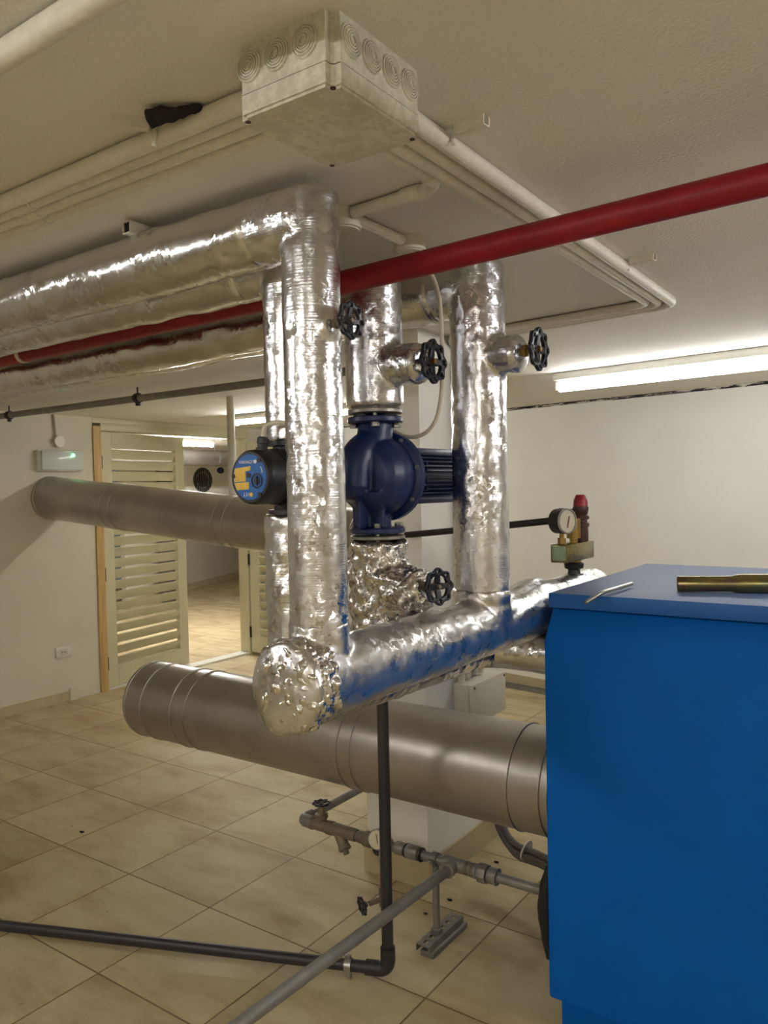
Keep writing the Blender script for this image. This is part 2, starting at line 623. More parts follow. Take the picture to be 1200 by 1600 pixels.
def handwheel(parent, c, axis, R, stem=.05, mat='blackiron', spin=0.0, stemmat='brass'):
    """cast wheel: lobed rim pierced with small holes, open windows, hub and spokes, on a short stem"""
    d, u, v = basis(axis)
    c = V(c)
    bm = nb()
    nr, na = 13, 96
    def rr(i, th):
        f = i / nr
        lob = .07 * math.cos(8 * (th + spin))
        return R * (.13 + f * (.87 + (lob if f > .66 else lob * max(0, (f - .33) / .33) * .3)))
    grid = [[None] * na for _ in range(nr + 1)]
    for i in range(nr + 1):
        for k in range(na):
            th = 2 * PI * k / na
            r = rr(i, th)
            dish = -.16 * R * (1 - (r / R)) 
            grid[i][k] = c + d * dish + (u * math.cos(th) + v * math.sin(th)) * r
    def keep(i, k):
        f = (i + .5) / nr
        th = 2 * PI * (k + .5) / na + spin
        if f < .18: return True
        if f < .62:
            a = (th * 4 / (2 * PI)) % 1.0
            return min(a, 1 - a) < .10 / max(.25, f) * .9
        if .70 < f < .86:
            a = (th * 8 / (2 * PI)) % 1.0
            return not (min(a, 1 - a) < .16)
        return True
    h = R * .105
    vt, vb = {}, {}
    def gv(D, i, k, off):
        k %= na
        if (i, k) not in D:
            bulge = math.sin(min(1, i / nr) * PI) * 0
            D[(i, k)] = bm.verts.new(grid[i][k] + d * (off + bulge))
        return D[(i, k)]
    for i in range(nr):
        for k in range(na):
            if not keep(i, k): continue
            T_ = [gv(vt, i, k, h), gv(vt, i, k + 1, h), gv(vt, i + 1, k + 1, h), gv(vt, i + 1, k, h)]
            B_ = [gv(vb, i, k, -h), gv(vb, i, k + 1, -h), gv(vb, i + 1, k + 1, -h), gv(vb, i + 1, k, -h)]
            bm.faces.new(T_)
            bm.faces.new(B_[::-1])
            for (ii, kk), (x, y) in (((i - 1, k), (0, 1)), ((i + 1, k), (2, 3)), ((i, (k - 1) % na), (3, 0)), ((i, (k + 1) % na), (1, 2))):
                if ii < 0 or ii >= nr or not keep(ii, kk):
                    bm.faces.new((T_[y], T_[x], B_[x], B_[y]))
    bmesh.ops.smooth_vert(bm, verts=bm.verts, factor=.35, use_axis_x=True, use_axis_y=True, use_axis_z=True)
    wheel = obj('handwheel', bm, mat, parent, autos=None)
    bm = nb()
    cyl(bm, c - d * stem, c + d * (-.10 * R), R * .14, 14)
    lathe(bm, c - d * stem, d, [(0, R * .32), (stem * .35, R * .32), (stem * .4, R * .2), (stem * .62, R * .18)], 6)
    hexnut(bm, c - d * .02 * R, d, R * .13, R * .16)
    obj('valve_stem', bm, stemmat, parent)
    return wheel


# ------------------------------------------------------------------ room shell
XL, XR, YN = -5.63, 2.3, -2.6
WB0 = 5.85            # back wall: y = WB0 - .155 (x + 2.98)
def yb(x): return WB0 - .155 * (x + 2.98)


def slab(name, lo, hi, mat, kind='structure', bev=0, parent=None, label=None):
    bm = nb()
    box(bm, lo, hi, bev)
    return obj(name, bm, mat, parent, smooth=bool(bev), kind=kind, label=label)


slab('floor', (-12.5, YN - .1, -.1), (XR + .1, 12.5, 0), 'floor')
slab('ceiling', (-12.5, YN - .1, H), (XR + .1, 12.5, H + .12), 'ceiling')
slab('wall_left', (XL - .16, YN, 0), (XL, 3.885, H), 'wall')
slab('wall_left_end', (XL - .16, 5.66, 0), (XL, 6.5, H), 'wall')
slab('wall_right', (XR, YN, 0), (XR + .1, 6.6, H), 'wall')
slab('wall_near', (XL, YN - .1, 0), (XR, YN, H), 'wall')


def oblique(name, x0, x1, z0, z1, th, mat, off=0.0):
    bm = nb()
    q = [(x0, yb(x0) - off), (x1, yb(x1) - off), (x1, yb(x1) - off + th), (x0, yb(x0) - off + th)]
    vb_ = [bm.verts.new((x, y, z0)) for x, y in q]
    vt_ = [bm.verts.new((x, y, z1)) for x, y in q]
    bm.faces.new(vb_[::-1]); bm.faces.new(vt_)
    for k in range(4): bm.faces.new((vb_[k], vb_[(k + 1) % 4], vt_[(k + 1) % 4], vt_[k]))
    return obj(name, bm, mat, None, smooth=False, kind='structure')


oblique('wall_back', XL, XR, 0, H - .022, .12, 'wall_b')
oblique('trim_1', XL, XR, H - .022, H, .1, 'gap', off=-.004)
oblique('baseboard_back', XL, XR, 0, .085, .02, 'tan', off=.012)
slab('baseboard_left', (XL, YN, 0), (XL + .012, 3.60, .075), 'tan')
slab('trim_2', (XL, 3.60, 0), (XL + .02, 3.66, .095), 'wall', label='pale plaster lump at the end of the skirting')

# column in the middle of the room, with its tiled foot
CX0, CX1, CY0, CY1 = -1.985, -1.682, 2.645, 3.262
slab('wall_column', (CX0, CY0, 0), (CX1, CY1, H), 'column')
bm = nb()
box(bm, (CX0 - .012, CY0 - .012, 0), (CX1 + .012, CY1 + .012, .115))
obj('baseboard_column', bm, 'tan', None, smooth=False, kind='structure')

# door opening in the left wall: pine jamb, cream frame, two louvred leaves
slab('trim_3', (XL - .14, 3.885, 0), (XL + .015, 3.955, 2.19), 'wood', label='raw pine door jamb')
bm = nb()
box(bm, (XL - .12, 3.955, 2.155), (XL + .01, 5.66, 2.215), .004)
box(bm, (XL - .12, 3.885, 2.215), (XL + .004, 5.66, H), .002)
box(bm, (XL - .12, 5.60, 0), (XL + .01, 5.66, 2.155), .004)
box(bm, (XL - .12, 3.955, 0), (XL - .03, 3.975, 2.155), .002)
obj('trim_4', bm, 'door', None, kind='structure', label='cream door frame')
slab('trim_5', (XL - .13, 3.955, 0), (XL + .0, 5.66, .018), 'white', label='pale threshold strip')


def louvre_door(name, hinge, ang, width, z0, z1, label, out=1):
    t = thing(name, label, 'door', hinge)
    t['kind'] = 'structure'
    rot = Matrix.Rotation(ang, 3, 'Z')
    hv = V(hinge)
    # local x = along the leaf, y = thickness
    def add(bm_, lo, hi, bev=.002, tilt=0):
        vs = box(bm_, lo, hi, bev, 1)
        if tilt:
            c = (V(lo) + V(hi)) / 2
            R_ = Matrix.Rotation(tilt, 3, 'X')
            for v in vs: v.co = R_ @ (v.co - c) + c
        for v in vs: v.co = rot @ v.co + hv
    fr = nb()
    sw, rw = .115, .13
    add(fr, (0, -.02, z0), (sw, .02, z1)); add(fr, (width - sw, -.02, z0), (width, .02, z1))
    add(fr, (sw, -.02, z0), (width - sw, .02, z0 + rw + .03)); add(fr, (sw, -.02, z1 - rw), (width - sw, .02, z1))
    obj('door_frame', fr, 'door', t)
    sl = nb()
    zz = z0 + rw + .03
    n = int((z1 - rw - zz) / .088)
    st = (z1 - rw - zz) / n
    for k in range(n):
        zc = zz + (k + .5) * st
        add(sl, (sw - .004, -.007, zc - st * .50), (width - sw + .004, .007, zc + st * .42), .002, math.radians(28) * out)
    obj('louvre_slats', sl, 'door', t)
    for zc in (z0 + .2, (z0 + z1) / 2 - .12, z1 - .25):
        hb = nb()
        R2 = .012
        cyl(hb, rot @ V((-.006, -.024 * out, zc - .055)) + hv, rot @ V((-.006, -.024 * out, zc + .055)) + hv, R2, 10)
        obj('hinge', hb, 'black', t)
    return t


L1 = math.atan2(4.96 - 3.975, -(5.80 - 5.66))
louvre_door('door_1', (XL - .03, 3.965, 0), L1, 1.0, .02, 2.145, 'cream louvred door leaf hinged on the raw pine jamb, left of the doorway opening')
louvre_door('door_2', (XL + .045, 5.61, 0), 0.0, .95, .03, 2.12, 'cream louvred door leaf swung into the room, right of the doorway opening, partly hidden by a foil pipe', out=1)

# room beyond the doorway
bm = nb()
q = [(-9.6, 7.1), (-11.6, 12.3)]
box(bm, (0, 0, 0), (1, .1, 1))
for v in bm.verts:
    a = v.co.copy()
    x = q[0][0] + (q[1][0] - q[0][0]) * a.x
    y = q[0][1] + (q[1][1] - q[0][1]) * a.x
    v.co = V((x - a.y, y, a.z * H))
obj('wall_outer', bm, 'wall', None, smooth=False, kind='structure')
bm = nb()
box(bm, (0, 0, 0), (1, 1, 1))
for v in bm.verts:
    a = v.co.copy()
    x = q[0][0] + (q[1][0] - q[0][0]) * a.x
    y = q[0][1] + (q[1][1] - q[0][1]) * a.x
    v.co = V((x + .015 * a.y, y, a.z * .11))
obj('baseboard_outer', bm, 'tan', None, smooth=False, kind='structure')
slab('wall_outer_side', (-12, 12.2, 0), (XL, 12.3, H), 'wall')
slab('wall_outer_near', (-12, 2.0, 0), (XL - .16, 2.1, H), 'wall')
slab('wall_outer_left', (-12.0, 2.1, 0), (-11.9, 7.2, H), 'wall')


# ------------------------------------------------------------------ lamps
def tube_lamp(name, a, b, power, rgb, label, drop=.05, r=.012, caps=True):
    a, b = V(a), V(b)
    mid = (a + b) / 2
    t = thing(name, label, 'lamp', (mid.x, mid.y, H), group='fluorescent ceiling lamps')
    d = (b - a).normalized()
    side = V((-d.y, d.x, 0))
    bm = nb()
    rotm = Matrix.Rotation(math.atan2(d.y, d.x), 3, 'Z')
    L = (b - a).length
    c = V((mid.x, mid.y, H - .022))
    vs = box(bm, c - V((L / 2 + .03, .035, .022)), c + V((L / 2 + .03, .035, .022)), .006)
    for v in vs: v.co = rotm @ (v.co - c) + c
    obj('lamp_housing', bm, 'white', t)
    bm = nb()
    z = H - .044 - max(drop * .5, r + .004)
    cyl(bm, (a.x, a.y, z), (b.x, b.y, z), r, 16)
    m = emit(name + '_glow', rgb, power)
    obj('lamp_tube', bm, m, t)
    for p, s in ((a, -1), (b, 1)):
        bm = nb()
        cc = V((p.x, p.y, z)) + d * s * .012
        vs = box(bm, cc - V((.013, .018, .022)), cc + V((.013, .018, .03)), .004)
        for v in vs: v.co = rotm @ (v.co - cc) + cc
        obj('lamp_holder', bm, 'white', t)
    return t


tube_lamp('fluorescent_lamp', (-1.75, 4.25, 0), (.05, 4.05, 0), E_FAR, (.95, .98, 1.0), 'bright white fluorescent tube lamp on the ceiling near the back wall, above the boiler', r=.030)
tube_lamp('fluorescent_lamp', (-4.72, 4.62, 0), (-3.55, 4.62, 0), E_LEFT, (1.0, .98, .93), 'fluorescent lamp on the ceiling near the doorway, partly hidden by foil pipes')
tube_lamp('fluorescent_lamp', (-2.9, .25, 0), (-2.9, -1.05, 0), E_FILL_SIDE, (.96, .98, 1.0), 'added fluorescent fill lamp out of the frame on the left')  # unseen lamp, added for the streaks on the risers and to light the column
tube_lamp('fluorescent_lamp', (.6, -1.5, 0), (1.7, -1.5, 0), E_FILL_REAR, (1.0, .98, .94), 'added fluorescent fill lamp out of the frame behind the camera on the right')  # added out of view to brighten the near ceiling and boiler front
tube_lamp('fluorescent_lamp', (-1.9, -1.5, 0), (-.6, -1.5, 0), E_FILL_REAR, (1.0, .98, .94), 'added fluorescent fill lamp out of the frame behind the camera on the left')  # added like its neighbour to lift the part of the room near the camera
tube_lamp('fluorescent_lamp', (1.1, 1.6, 0), (1.1, 2.9, 0), E_FILL_RIGHT, (.98, .98, 1.0), 'added fluorescent fill lamp out of the frame on the right, above the boiler side')  # added out of view to brighten the column side, boiler top and back wall
tube_lamp('fluorescent_lamp', (-7.07, 5.72, 0), (-7.07, 6.50, 0), E_OUT, (1.0, .98, .95), 'bright fluorescent lamp on the ceiling of the room beyond the doorway', r=.02)


# ------------------------------------------------------------------ boiler with its tools
bt = thing('boiler', 'large blue sheet-metal boiler cabinet filling the lower right corner', 'boiler', (-.55, 2.6, 0))
BX0, BX1, BY0, BY1, BZ = -.944, -.15, 2.139, 3.08, 1.309
bm = nb()
prof = [(.10, 0), (1.166, 0), (1.262, .045), (1.262, .93), (.10, .93)]
inset = [0, 0, .012, .012, 0]
A_ = [bm.verts.new((BX0 + i_, BY0 + y, z)) for (z, y), i_ in zip(prof, inset)]
B_ = [bm.verts.new((BX1 - i_, BY0 + y, z)) for (z, y), i_ in zip(prof, inset)]
bm.faces.new(A_); bm.faces.new(B_[::-1])
for k in range(5): bm.faces.new((A_[k], A_[(k + 1) % 5], B_[(k + 1) % 5], B_[k]))
bmesh.ops.bevel(bm, geom=[e for e in bm.edges], offset=.005, segments=2, affect='EDGES')
obj('cabinet_body', bm, 'blueflat', bt)
bm = nb()
box(bm, (BX0 + .018, BY0 - .002, 1.266), (BX1 - .01, BY1, BZ), .003)
obj('cabinet_lid', bm, 'bluegrey', bt, label='dusty blue lid')
slab('plinth', (BX0 + .02, BY0 + .045, 0), (BX1 - .02, BY1 - .03, .10), 'blueflat', None, .002, bt)

t = thing('bent_rod', 'bent thin steel rod lying over the front edge of the blue boiler lid', 'rod', (-.74, 2.15, BZ))
bm = nb()
e1, e2 = px(987, 912, Z=BZ + .011), px(940, 926, Z=BZ + .0115)
e3 = V((-.757, 2.045, BZ + .018))
e3 = px(916, 941, Y=2.085)
sweep(bm, fillet([e1, e2, e3], .02, 6), .0058, 14)
obj('rod', bm, 'zinc', t)
bm = nb()
dd = (e3 - e2).normalized()
cyl(bm, e3 - dd * .001, e3 + dd * .004, .0048, 12)
obj('rod_tip', bm, 'bronze', t)

t = thing('socket_wrench_tube', 'yellow zinc plated box spanner tube with a wider end, on the boiler lid', 'tool', (-.45, 2.25, BZ))
bm = nb()
a = px(1058, 912, Z=BZ + .023); a.z = BZ + .0225
b = px(1200, 914, Z=BZ + .023); b.z = BZ + .026
d = (b - a).normalized()
L = (px(1140, 912, Z=BZ + .023) - a).length
lathe(bm, a, d, [(.002, .019), (0, .0205), (.001, .0215), (.003, .0225), (L, .0225), (L + .022, .028), (L + .10, .028), (L + .101, .026), (L + .101, .020)], 28, cap=False)
rings = lathe(bm, a + d * .002, d, [(0, .019), (L, .019), (L + .099, .020)], 28, cap=False)
obj('spanner_tube', bm, 'yellowzinc', t)
bm = nb()
dn = V((-.35, -.8, .1)).normalized()
pc = a + d * .016
u_ = d.cross(V((0, 0, 1))).normalized()
if u_.y > 0: u_ = -u_
cyl(bm, pc + u_ * .0205 - V((0, 0, .006)), pc + u_ * .0222 - V((0, 0, .0062)), .0055, 16)
obj('bar_hole', bm, 'brown', t)

# ------------------------------------------------------------------ main (front) header and rear header
XM, XB = -1.03, -1.22
ZM, RM = 1.235, .079
YLr, YRr, YBr, YPr = 1.225, 1.925, 1.368, 1.70

t = thing('insulated_header_pipe', 'thick horizontal foil-wrapped header pipe with a crumpled blunt end, running back past the boiler', 'pipe', (XM, 1.8, ZM))
bm = nb()
def rh(L_, th, p):
    r = RM
    if p.y < 1.22: r += .010 * min(1, (1.22 - p.y) / .08)
    r += .020 * math.exp(-((p.y - 2.27) / .09) ** 2) * max(0.0, .55 - .5 * math.cos(th) - .35 * math.sin(th))
    return r
sweep(bm, [V((XM, 1.115, ZM + .005)), V((XM, 1.3, ZM)), V((XM, 2.05, ZM - .004)), V((XM, 2.78, ZM + .004))], RM, 32, .03, True, .015, rh)
cyl(bm, (XM, YLr, ZM), (XM, YLr, ZM + .12), .0625)
cyl(bm, (XM, YRr, ZM), (XM, YRr, ZM + .11), .079)
foil_skin('foil_jacket', bm, 'foilY', t, .003, 1.3, 'Y', .0065, .004, .45)
bm = nb()
lathe(bm, (XM, 1.135, ZM + .005), (0, -1, 0), [(-.05, .088), (0, .092), (.018, .085), (.030, .06), (.034, .02)], 28)
foil_skin('crumpled_end_cap', bm, 'foilC', t, .0065, 9.1, 'N', .0024, .006, -.4, 1, label='heavily crumpled foil end', freq=26.0)

t = thing('insulated_return_header_pipe', 'foil-wrapped pipe passing under the main header into the side of the boiler', 'pipe', (XB, 1.8, 1.12))
bm = nb()
sweep(bm, fillet([(XB, 1.30, 1.125), (XB, 2.30, 1.095), (-.965, 2.30, 1.09)], .09), .062, 28, .03, True, .006)
foil_skin('foil_jacket', bm, 'foilX', t, .004, 3.3, 'X', .0065, .003)
bm = nb()
sweep(bm, fillet([(XB, 2.36, 1.10), (-1.0, 2.47, 1.13), (-.972, 2.52, 1.13)], .05), .055, 24, .03, True, .01)
foil_skin('branch_jacket', bm, 'foilC', t, .008, 5.3, 'N', .0065, .004)

# ------------------------------------------------------------------ risers
def riser(label, pts, rads, r, bend, mat, amp, seed, axis, extra=None, low=.003, sm=.5, loc=None):
    t = thing('insulated_pipe', label, 'pipe', loc or pts[0])
    bm = nb()
    sweep(bm, fillet(pts, bend, 10), r, 30, .03, True, .01)
    if extra: extra(bm)
    foil_skin('foil_jacket', bm, mat, t, amp, seed, axis, .0068, low, sm)
    return t


# front riser + its ceiling run (two jackets: the vertical and the horizontal length)
def foil_run(label, x, y, z0, z1, r, rv, seed, matv='foilZ', math_='foilX', xe=-5.62, zr=None, amp=.0024, stub=None, amph=.0055, split=.16):
    t = thing('insulated_pipe', label, 'pipe', (x, y, z0), group='foil-wrapped riser pipes')
    zr = z1 if zr is None else zr
    bm = nb()
    sweep(bm, [(x, y, z0), (x, y, z1 + rv * .80)], rv, 30, .03, True, rv * .28)
    sweep(bm, [(x + rv * .1, y, z1), (x - split, y, z1)], r, 30, .03, True, .008)
    if stub: stub(bm)
    foil_skin('riser_jacket', bm, matv, t, amp, seed, 'Z', .0062, .003, .5)
    bm = nb()
    sweep(bm, [(x - split + .04, y, z1), (x - 1.2, y, z1 + (zr - z1) * .4), (xe, y, zr)], r, 28, .02, True, .01,
          (lambda L_, th, p: r * (1 + .035 * noise.noise(V((p.x * 2.2 + seed, seed, math.cos(th) * .5))))))
    crumple(bm, amph, seed + 3, 'X', .42, .004, 20.0)
    obj('ceiling_run_jacket', bm, math_, t, autos=None)
    return t


t = foil_run('tall foil-wrapped riser in front, turning left under the ceiling as the nearest overhead pipe',
             XM, YLr, ZM + .04, 2.165, .072, .0595, 1.0, zr=2.152,
             stub=lambda b: sweep(b, [(XM, YLr, 1.945), (XM + .055, YLr - .005, 1.945)], .034, 20, .02, True, .012))
handwheel(t, (XM + .104, YLr - .008, 1.948), (1, -.06, 0), .036, .055, stemmat='bronze')

t = foil_run('foil-wrapped riser pipe at the back right, standing on the header right of the blue pump',
             XM, YRr, ZM + .03, 2.165, .074, .077, 2.0, zr=2.12,
             stub=lambda b: sweep(b, [(XM, YRr, 1.975), (XM + .125, YRr - .01, 1.972)], .052, 24, .02, True, .02), math_='foilXs')
handwheel(t, (XM + .185, YRr - .012, 1.976), (1, -.02, 0), .054, .05)

t = foil_run('foil-wrapped pipe rising from the top flange of the blue pump, crossed by the red pipe',
             XB, YPr, 1.842, 2.105, .068, .077, 3.0, zr=2.098, math_='foilXs',
             stub=lambda b: sweep(b, [(XB, YPr, 1.945), (XB + .12, YPr - .01, 1.94), (XB + .155, YPr - .015, 1.935)], .052, 24, .02, True, .02))
handwheel(t, (XB + .196, YPr - .02, 1.936), (1, -.05, .02), .053, .05)

t = foil_run('foil-wrapped riser pipe mostly hidden behind the front riser, above the black pump motor',
             XB, YBr, 1.735, 2.138, .063, .061, 4.0, zr=2.140)

t = thing('insulated_pipe', 'short foil-wrapped pipe with valve stub below the blue pump, joining the header', 'pipe', (XB, YPr, 1.1))
bm = nb()
sweep(bm, [(XB, YPr, 1.12), (XB, YPr, 1.478)], .076, 30, .03, True, .008)
sweep(bm, [(XB, YPr, 1.37), (XB + .10, YPr - .01, 1.355), (XB + .135, YPr - .015, 1.35)], .066, 24, .02, True, .025)
foil_skin('foil_jacket', bm, 'foilC', t, .007, 11.0, 'N', .006, .004, .3)
handwheel(t, (XB + .205, YPr - .03, 1.375), (1, -.28, .05), .045, .06, stemmat='bronze')

t = thing('insulated_pipe', 'foil-wrapped pipe below the black pump motor, behind the front riser', 'pipe', (XB, YBr, 1.1))
bm = nb()
sweep(bm, [(XB, YBr, 1.10), (XB, YBr, 1.565)], .068, 30, .03, True, .012)
foil_skin('foil_jacket', bm, 'foilZ', t, .005, 12.0, 'Z', .006, .003)

# ------------------------------------------------------------------ blue pump
bp = thing('circulation_pump', 'dark blue cast iron circulation pump with finned motor between two flanges', 'pump', (XB, YPr, 1.51))
ZP = 1.655
bm = nb()
lathe(bm, (XB, 1.60, ZP), (0, 1, 0), [(.030, .05), (.036, .076), (.052, .093), (.08, .104), (.108, .107), (.13, .104)], 48)
sweep(bm, fillet([(XB, YPr, 1.79), (XB, YPr - .012, 1.74), (XB - .012, 1.632, 1.71), (XB - .014, 1.618, 1.625)], .05), .046, 28, .01, True, .035)
sweep(bm, [(XB, YPr, 1.80), (XB, YPr, 1.72)], .046, 28, .01, True, 0)
sweep(bm, [(XB, YPr - .005, 1.60), (XB, YPr, 1.515)], .038, 28, .01, True, 0)
lathe(bm, (XB, YPr - .01, 1.585), (0, 0, -1), [(-.03, .085), (-.01, .074), (.022, .043), (.03, .038)], 28)
box(bm, (XB - .05, 1.655, 1.520), (XB + .05, 1.667, 1.60))
box(bm, (XB - .006, 1.612, 1.518), (XB + .006, 1.69, 1.60))
cyl(bm, (XB - .125, 1.68, ZP), (XB - .09, 1.68, ZP), .022)
b = remeshed(bm, .0028, 8)
obj('volute', b, 'blue', bp, autos=None)
bm = nb()
lathe(bm, (XB, 1.728, ZP), (0, 1, 0), [(0, .095), (.004, .114), (.010, .120), (.026, .120), (.034, .112), (.045, .07)], 64)
obj('casing_ring', bm, 'blue', bp)
for k in range(8):
    a = 2 * PI * k / 8 + .2
    bm = nb()
    hexnut(bm, (XB + .112 * math.cos(a), 1.732, ZP + .112 * math.sin(a)), (0, -1, 0), .006, .006)
    obj('casing_screw', bm, 'zinc', bp)
for nm, z0, z1 in (('top_flange', 1.796, 1.812), ('bottom_flange', 1.505, 1.520)):
    bm = nb()
    lathe(bm, (XB, YPr, z0), (0, 0, 1), [(0, .071), (.003, .074), (z1 - z0 - .003, .074), (z1 - z0, .071)], 48)
    obj(nm, bm, 'blue', bp)
for z0, z1 in ((1.819, 1.832), (1.488, 1.500)):
    bm = nb()
    lathe(bm, (XB, YPr, z0), (0, 0, 1), [(0, .069), (.003, .0735), (z1 - z0 - .003, .0735), (z1 - z0, .069)], 48)
    obj('counter_flange', bm, 'flange', bp, label='grey steel counter flange')
for zc, s in ((1.796, -1), (1.520, 1)):
    for k in range(4):
        a = math.radians(-55 + 90 * k)
        bm = nb()
        c = V((XB + .057 * math.cos(a), YPr + .057 * math.sin(a), zc))
        hexnut(bm, c, (0, 0, s), .0115, .012)
        cyl(bm, c, c + V((0, 0, -s * .045)), .0055, 10)
        hexnut(bm, c + V((0, 0, -s * .038)), (0, 0, -s), .011, .008)
        obj('flange_bolt', bm, 'zinc', bp)
bm = nb()
Y0, Y1 = 1.765, 2.05
cyl(bm, (XB, Y0, ZP + .002), (XB, Y1, ZP + .002), .062, 40)
for k in range(36):
    a = 2 * PI * k / 36
    m3 = Matrix.Rotation(a, 3, 'Y')
    vs = box(bm, (-.0016, Y0 + .015, .058), (.0016, Y1 - .01, .077))
    for v in vs: v.co = m3 @ v.co + V((XB, 0, ZP + .002))
for s in (-1, 1):
    box(bm, (XB - .035, Y0, ZP + (.055 if s > 0 else -.077)), (XB + .045, Y1, ZP + (.079 if s > 0 else -.055)), .006)
for dz in (.034, .018, -.012, -.036):
    cyl(bm, (XB + .066, Y0 + .06, ZP + dz), (XB + .083, Y0 + .06, ZP + dz), .005, 10)
obj('motor', bm, 'blue', bp, label='finned blue motor')
bm = nb()
pts = [(XB + .02, 1.75, 1.792)] + [px(x, y, Y=1.80) for x, y in ((612, 671), (628, 681), (648, 684), (668, 676), (683, 655), (690, 615), (691, 560), (690, 500), (686, 460), (675, 425))] + [V((-1.10, 1.705, 2.19)), V((-1.10, 1.70, 2.215))]
sweep(bm, fillet(pts, .03, 4), .0055, 12)
tag(obj('white_cable', bm, 'whitecable'), 'thin white cable looping from the blue pump up to a round ceiling box', 'cable')

# ------------------------------------------------------------------ black pump, nameplate end
kp = thing('circulator_pump', 'black pump motor with round blue and yellow end label, behind the front riser', 'pump', (XB, YBr, 1.59))
bm = nb()
YF = 1.228
lathe(bm, (XB, YF, 1.653), (0, 1, 0), [(.0, .048), (.0, .055), (.006, .0595), (.02, .0605), (.06, .0605), (.062, .057), (.066, .057), (.068, .0615), (.135, .062)], 56)
for k in range(7):
    a = math.radians(20 + k * 25)
    m3 = Matrix.Rotation(-a, 3, 'Y')
    vs = box(bm, (.056, YF + .072, -.004), (.0645, YF + .125, .004), .001, 1)
    for v in vs: v.co = m3 @ v.co + V((XB, 0, 1.653))
obj('motor_housing', bm, 'black', kp)
bm = nb()
lathe(bm, (XB, YF + .13, 1.653), (0, 1, 0), [(0, .066), (.02, .07), (.07, .055)], 36)
cyl(bm, (XB, YBr, 1.565), (XB, YBr, 1.74), .045)
for z in (1.565, 1.725): cyl(bm, (XB, YBr, z), (XB, YBr, z + .014), .058, 36)
obj('pump_body', bm, 'black', kp)
bm = nb()
YL = YF - .0006
lathe(bm, (XB, YL, 1.653), (0, 1, 0), [(0, .0495), (.0012, .0495)], 56)
obj('nameplate', bm, 'label_blue', kp, label='round blue nameplate')
# frame for things on the plate: x to the right seen from in front
def plate(name, pts, mat, dy=.0009):
    bm_ = nb()
    f = [bm_.verts.new((XB + x, YL - dy, 1.653 + z)) for x, z in pts]
    g = [bm_.verts.new((XB + x, YL, 1.653 + z)) for x, z in pts]
    bm_.faces.new(f); bm_.faces.new(g[::-1])
    n_ = len(pts)
    for k in range(n_): bm_.faces.new((f[k], f[(k + 1) % n_], g[(k + 1) % n_], g[k]))
    return obj(name, bm_, mat, kp, smooth=False)
def arcx(z, r=.0475): return -math.sqrt(max(0, r * r - z * z))
plate('yellow_label', [(arcx(.020), .020), (.004, .024), (.004, .015), (-.011, .013), (-.011, -.009), (arcx(-.010), -.010), (arcx(.005), .005)], 'label_yellow')
plate('yellow_label', [(arcx(-.012), -.012), (-.002, -.0105), (-.002, -.026), (arcx(-.028), -.028)], 'label_yellow')
gm = nb()
lathe(gm, (XB + .004, YL, 1.653 - .038), (0, -1, 0), [(0, .0052), (.001, .0052)], 8)
obj('gear_mark', gm, 'label_yellow', kp)
UP = Matrix(((-1, 0, 0), (0, 0, 1), (0, -1, 0)))           # upside-down lettering facing the doorway side
UPS = Matrix(((-1, 0, 0), (0, 0, -1), (0, -1, 0)))
text('nameplate_text', 'LOWARA', .0102, (XB - .008, YL - .001, 1.653 + .0335), UPS, 'label_white', kp)
text('nameplate_text', 'ITT', .0115, (XB - .011, YL - .001, 1.653 - .037), UPS, 'label_white', kp)
gm = nb()
lathe(gm, (XB + .0185, YL, 1.653 + .0335), (0, -1, 0), [(0, .0042), (.001, .0042)], 20)
obj('round_mark', gm, 'label_white', kp)
gm = nb()
sweep(gm, fillet([(XB + .034, YL - .0006, 1.653 + .022), (XB + .038, YL - .0006, 1.653 + .016), (XB + .039, YL - .0006, 1.653 + .008)], .003), .0012, 8)
obj('arrow_mark', gm, 'label_white', kp)
gm = nb()
lathe(gm, (XB + .022, YL + .004, 1.653 - .008), (0, -1, 0), [(0, .0165), (.0055, .0165), (.0056, .0135), (.001, .0125)], 32)
cyl(gm, (XB + .022, YL + .004, 1.653 - .008), (XB + .022, YL - .0012, 1.653 - .008), .009, 24)
vs = box(gm, (XB + .020, YL - .003, 1.653 - .018), (XB + .024, YL, 1.653 + .002))
obj('speed_knob', gm, 'black', kp)
for x, z in ((-.002, .004), (.030, .036), (.030, -.038), (-.048, .003)):
    gm = nb()
    lathe(gm, (XB + x, YL, 1.653 + z), (0, -1, 0), [(0, .0056), (.0014, .0056)], 16)
    obj('plate_hole', gm, 'black', kp)
bm = nb()
gb = V((XB - .005, YF + .045, 1.653 + .056))
gd = V((.12, .05, 1)).normalized()
lathe(bm, gb, gd, [(0, .015), (.008, .015), (.009, .0115), (.018, .0115), (.019, .0135), (.030, .0135), (.034, .010)], 12)
obj('cable_gland', bm, 'black', kp)
bm = nb()
g1 = gb + gd * .03
sweep(bm, fillet([g1, g1 + V((.004, 0, .028)), g1 + V((.04, .01, .036)), g1 + V((.09, .03, .018)), g1 + V((.12, .08, -.03))], .02), .0055, 12)
tag(obj('white_cable', bm, 'whitecable'), 'short white cable curving out of the black pump motor gland', 'cable')

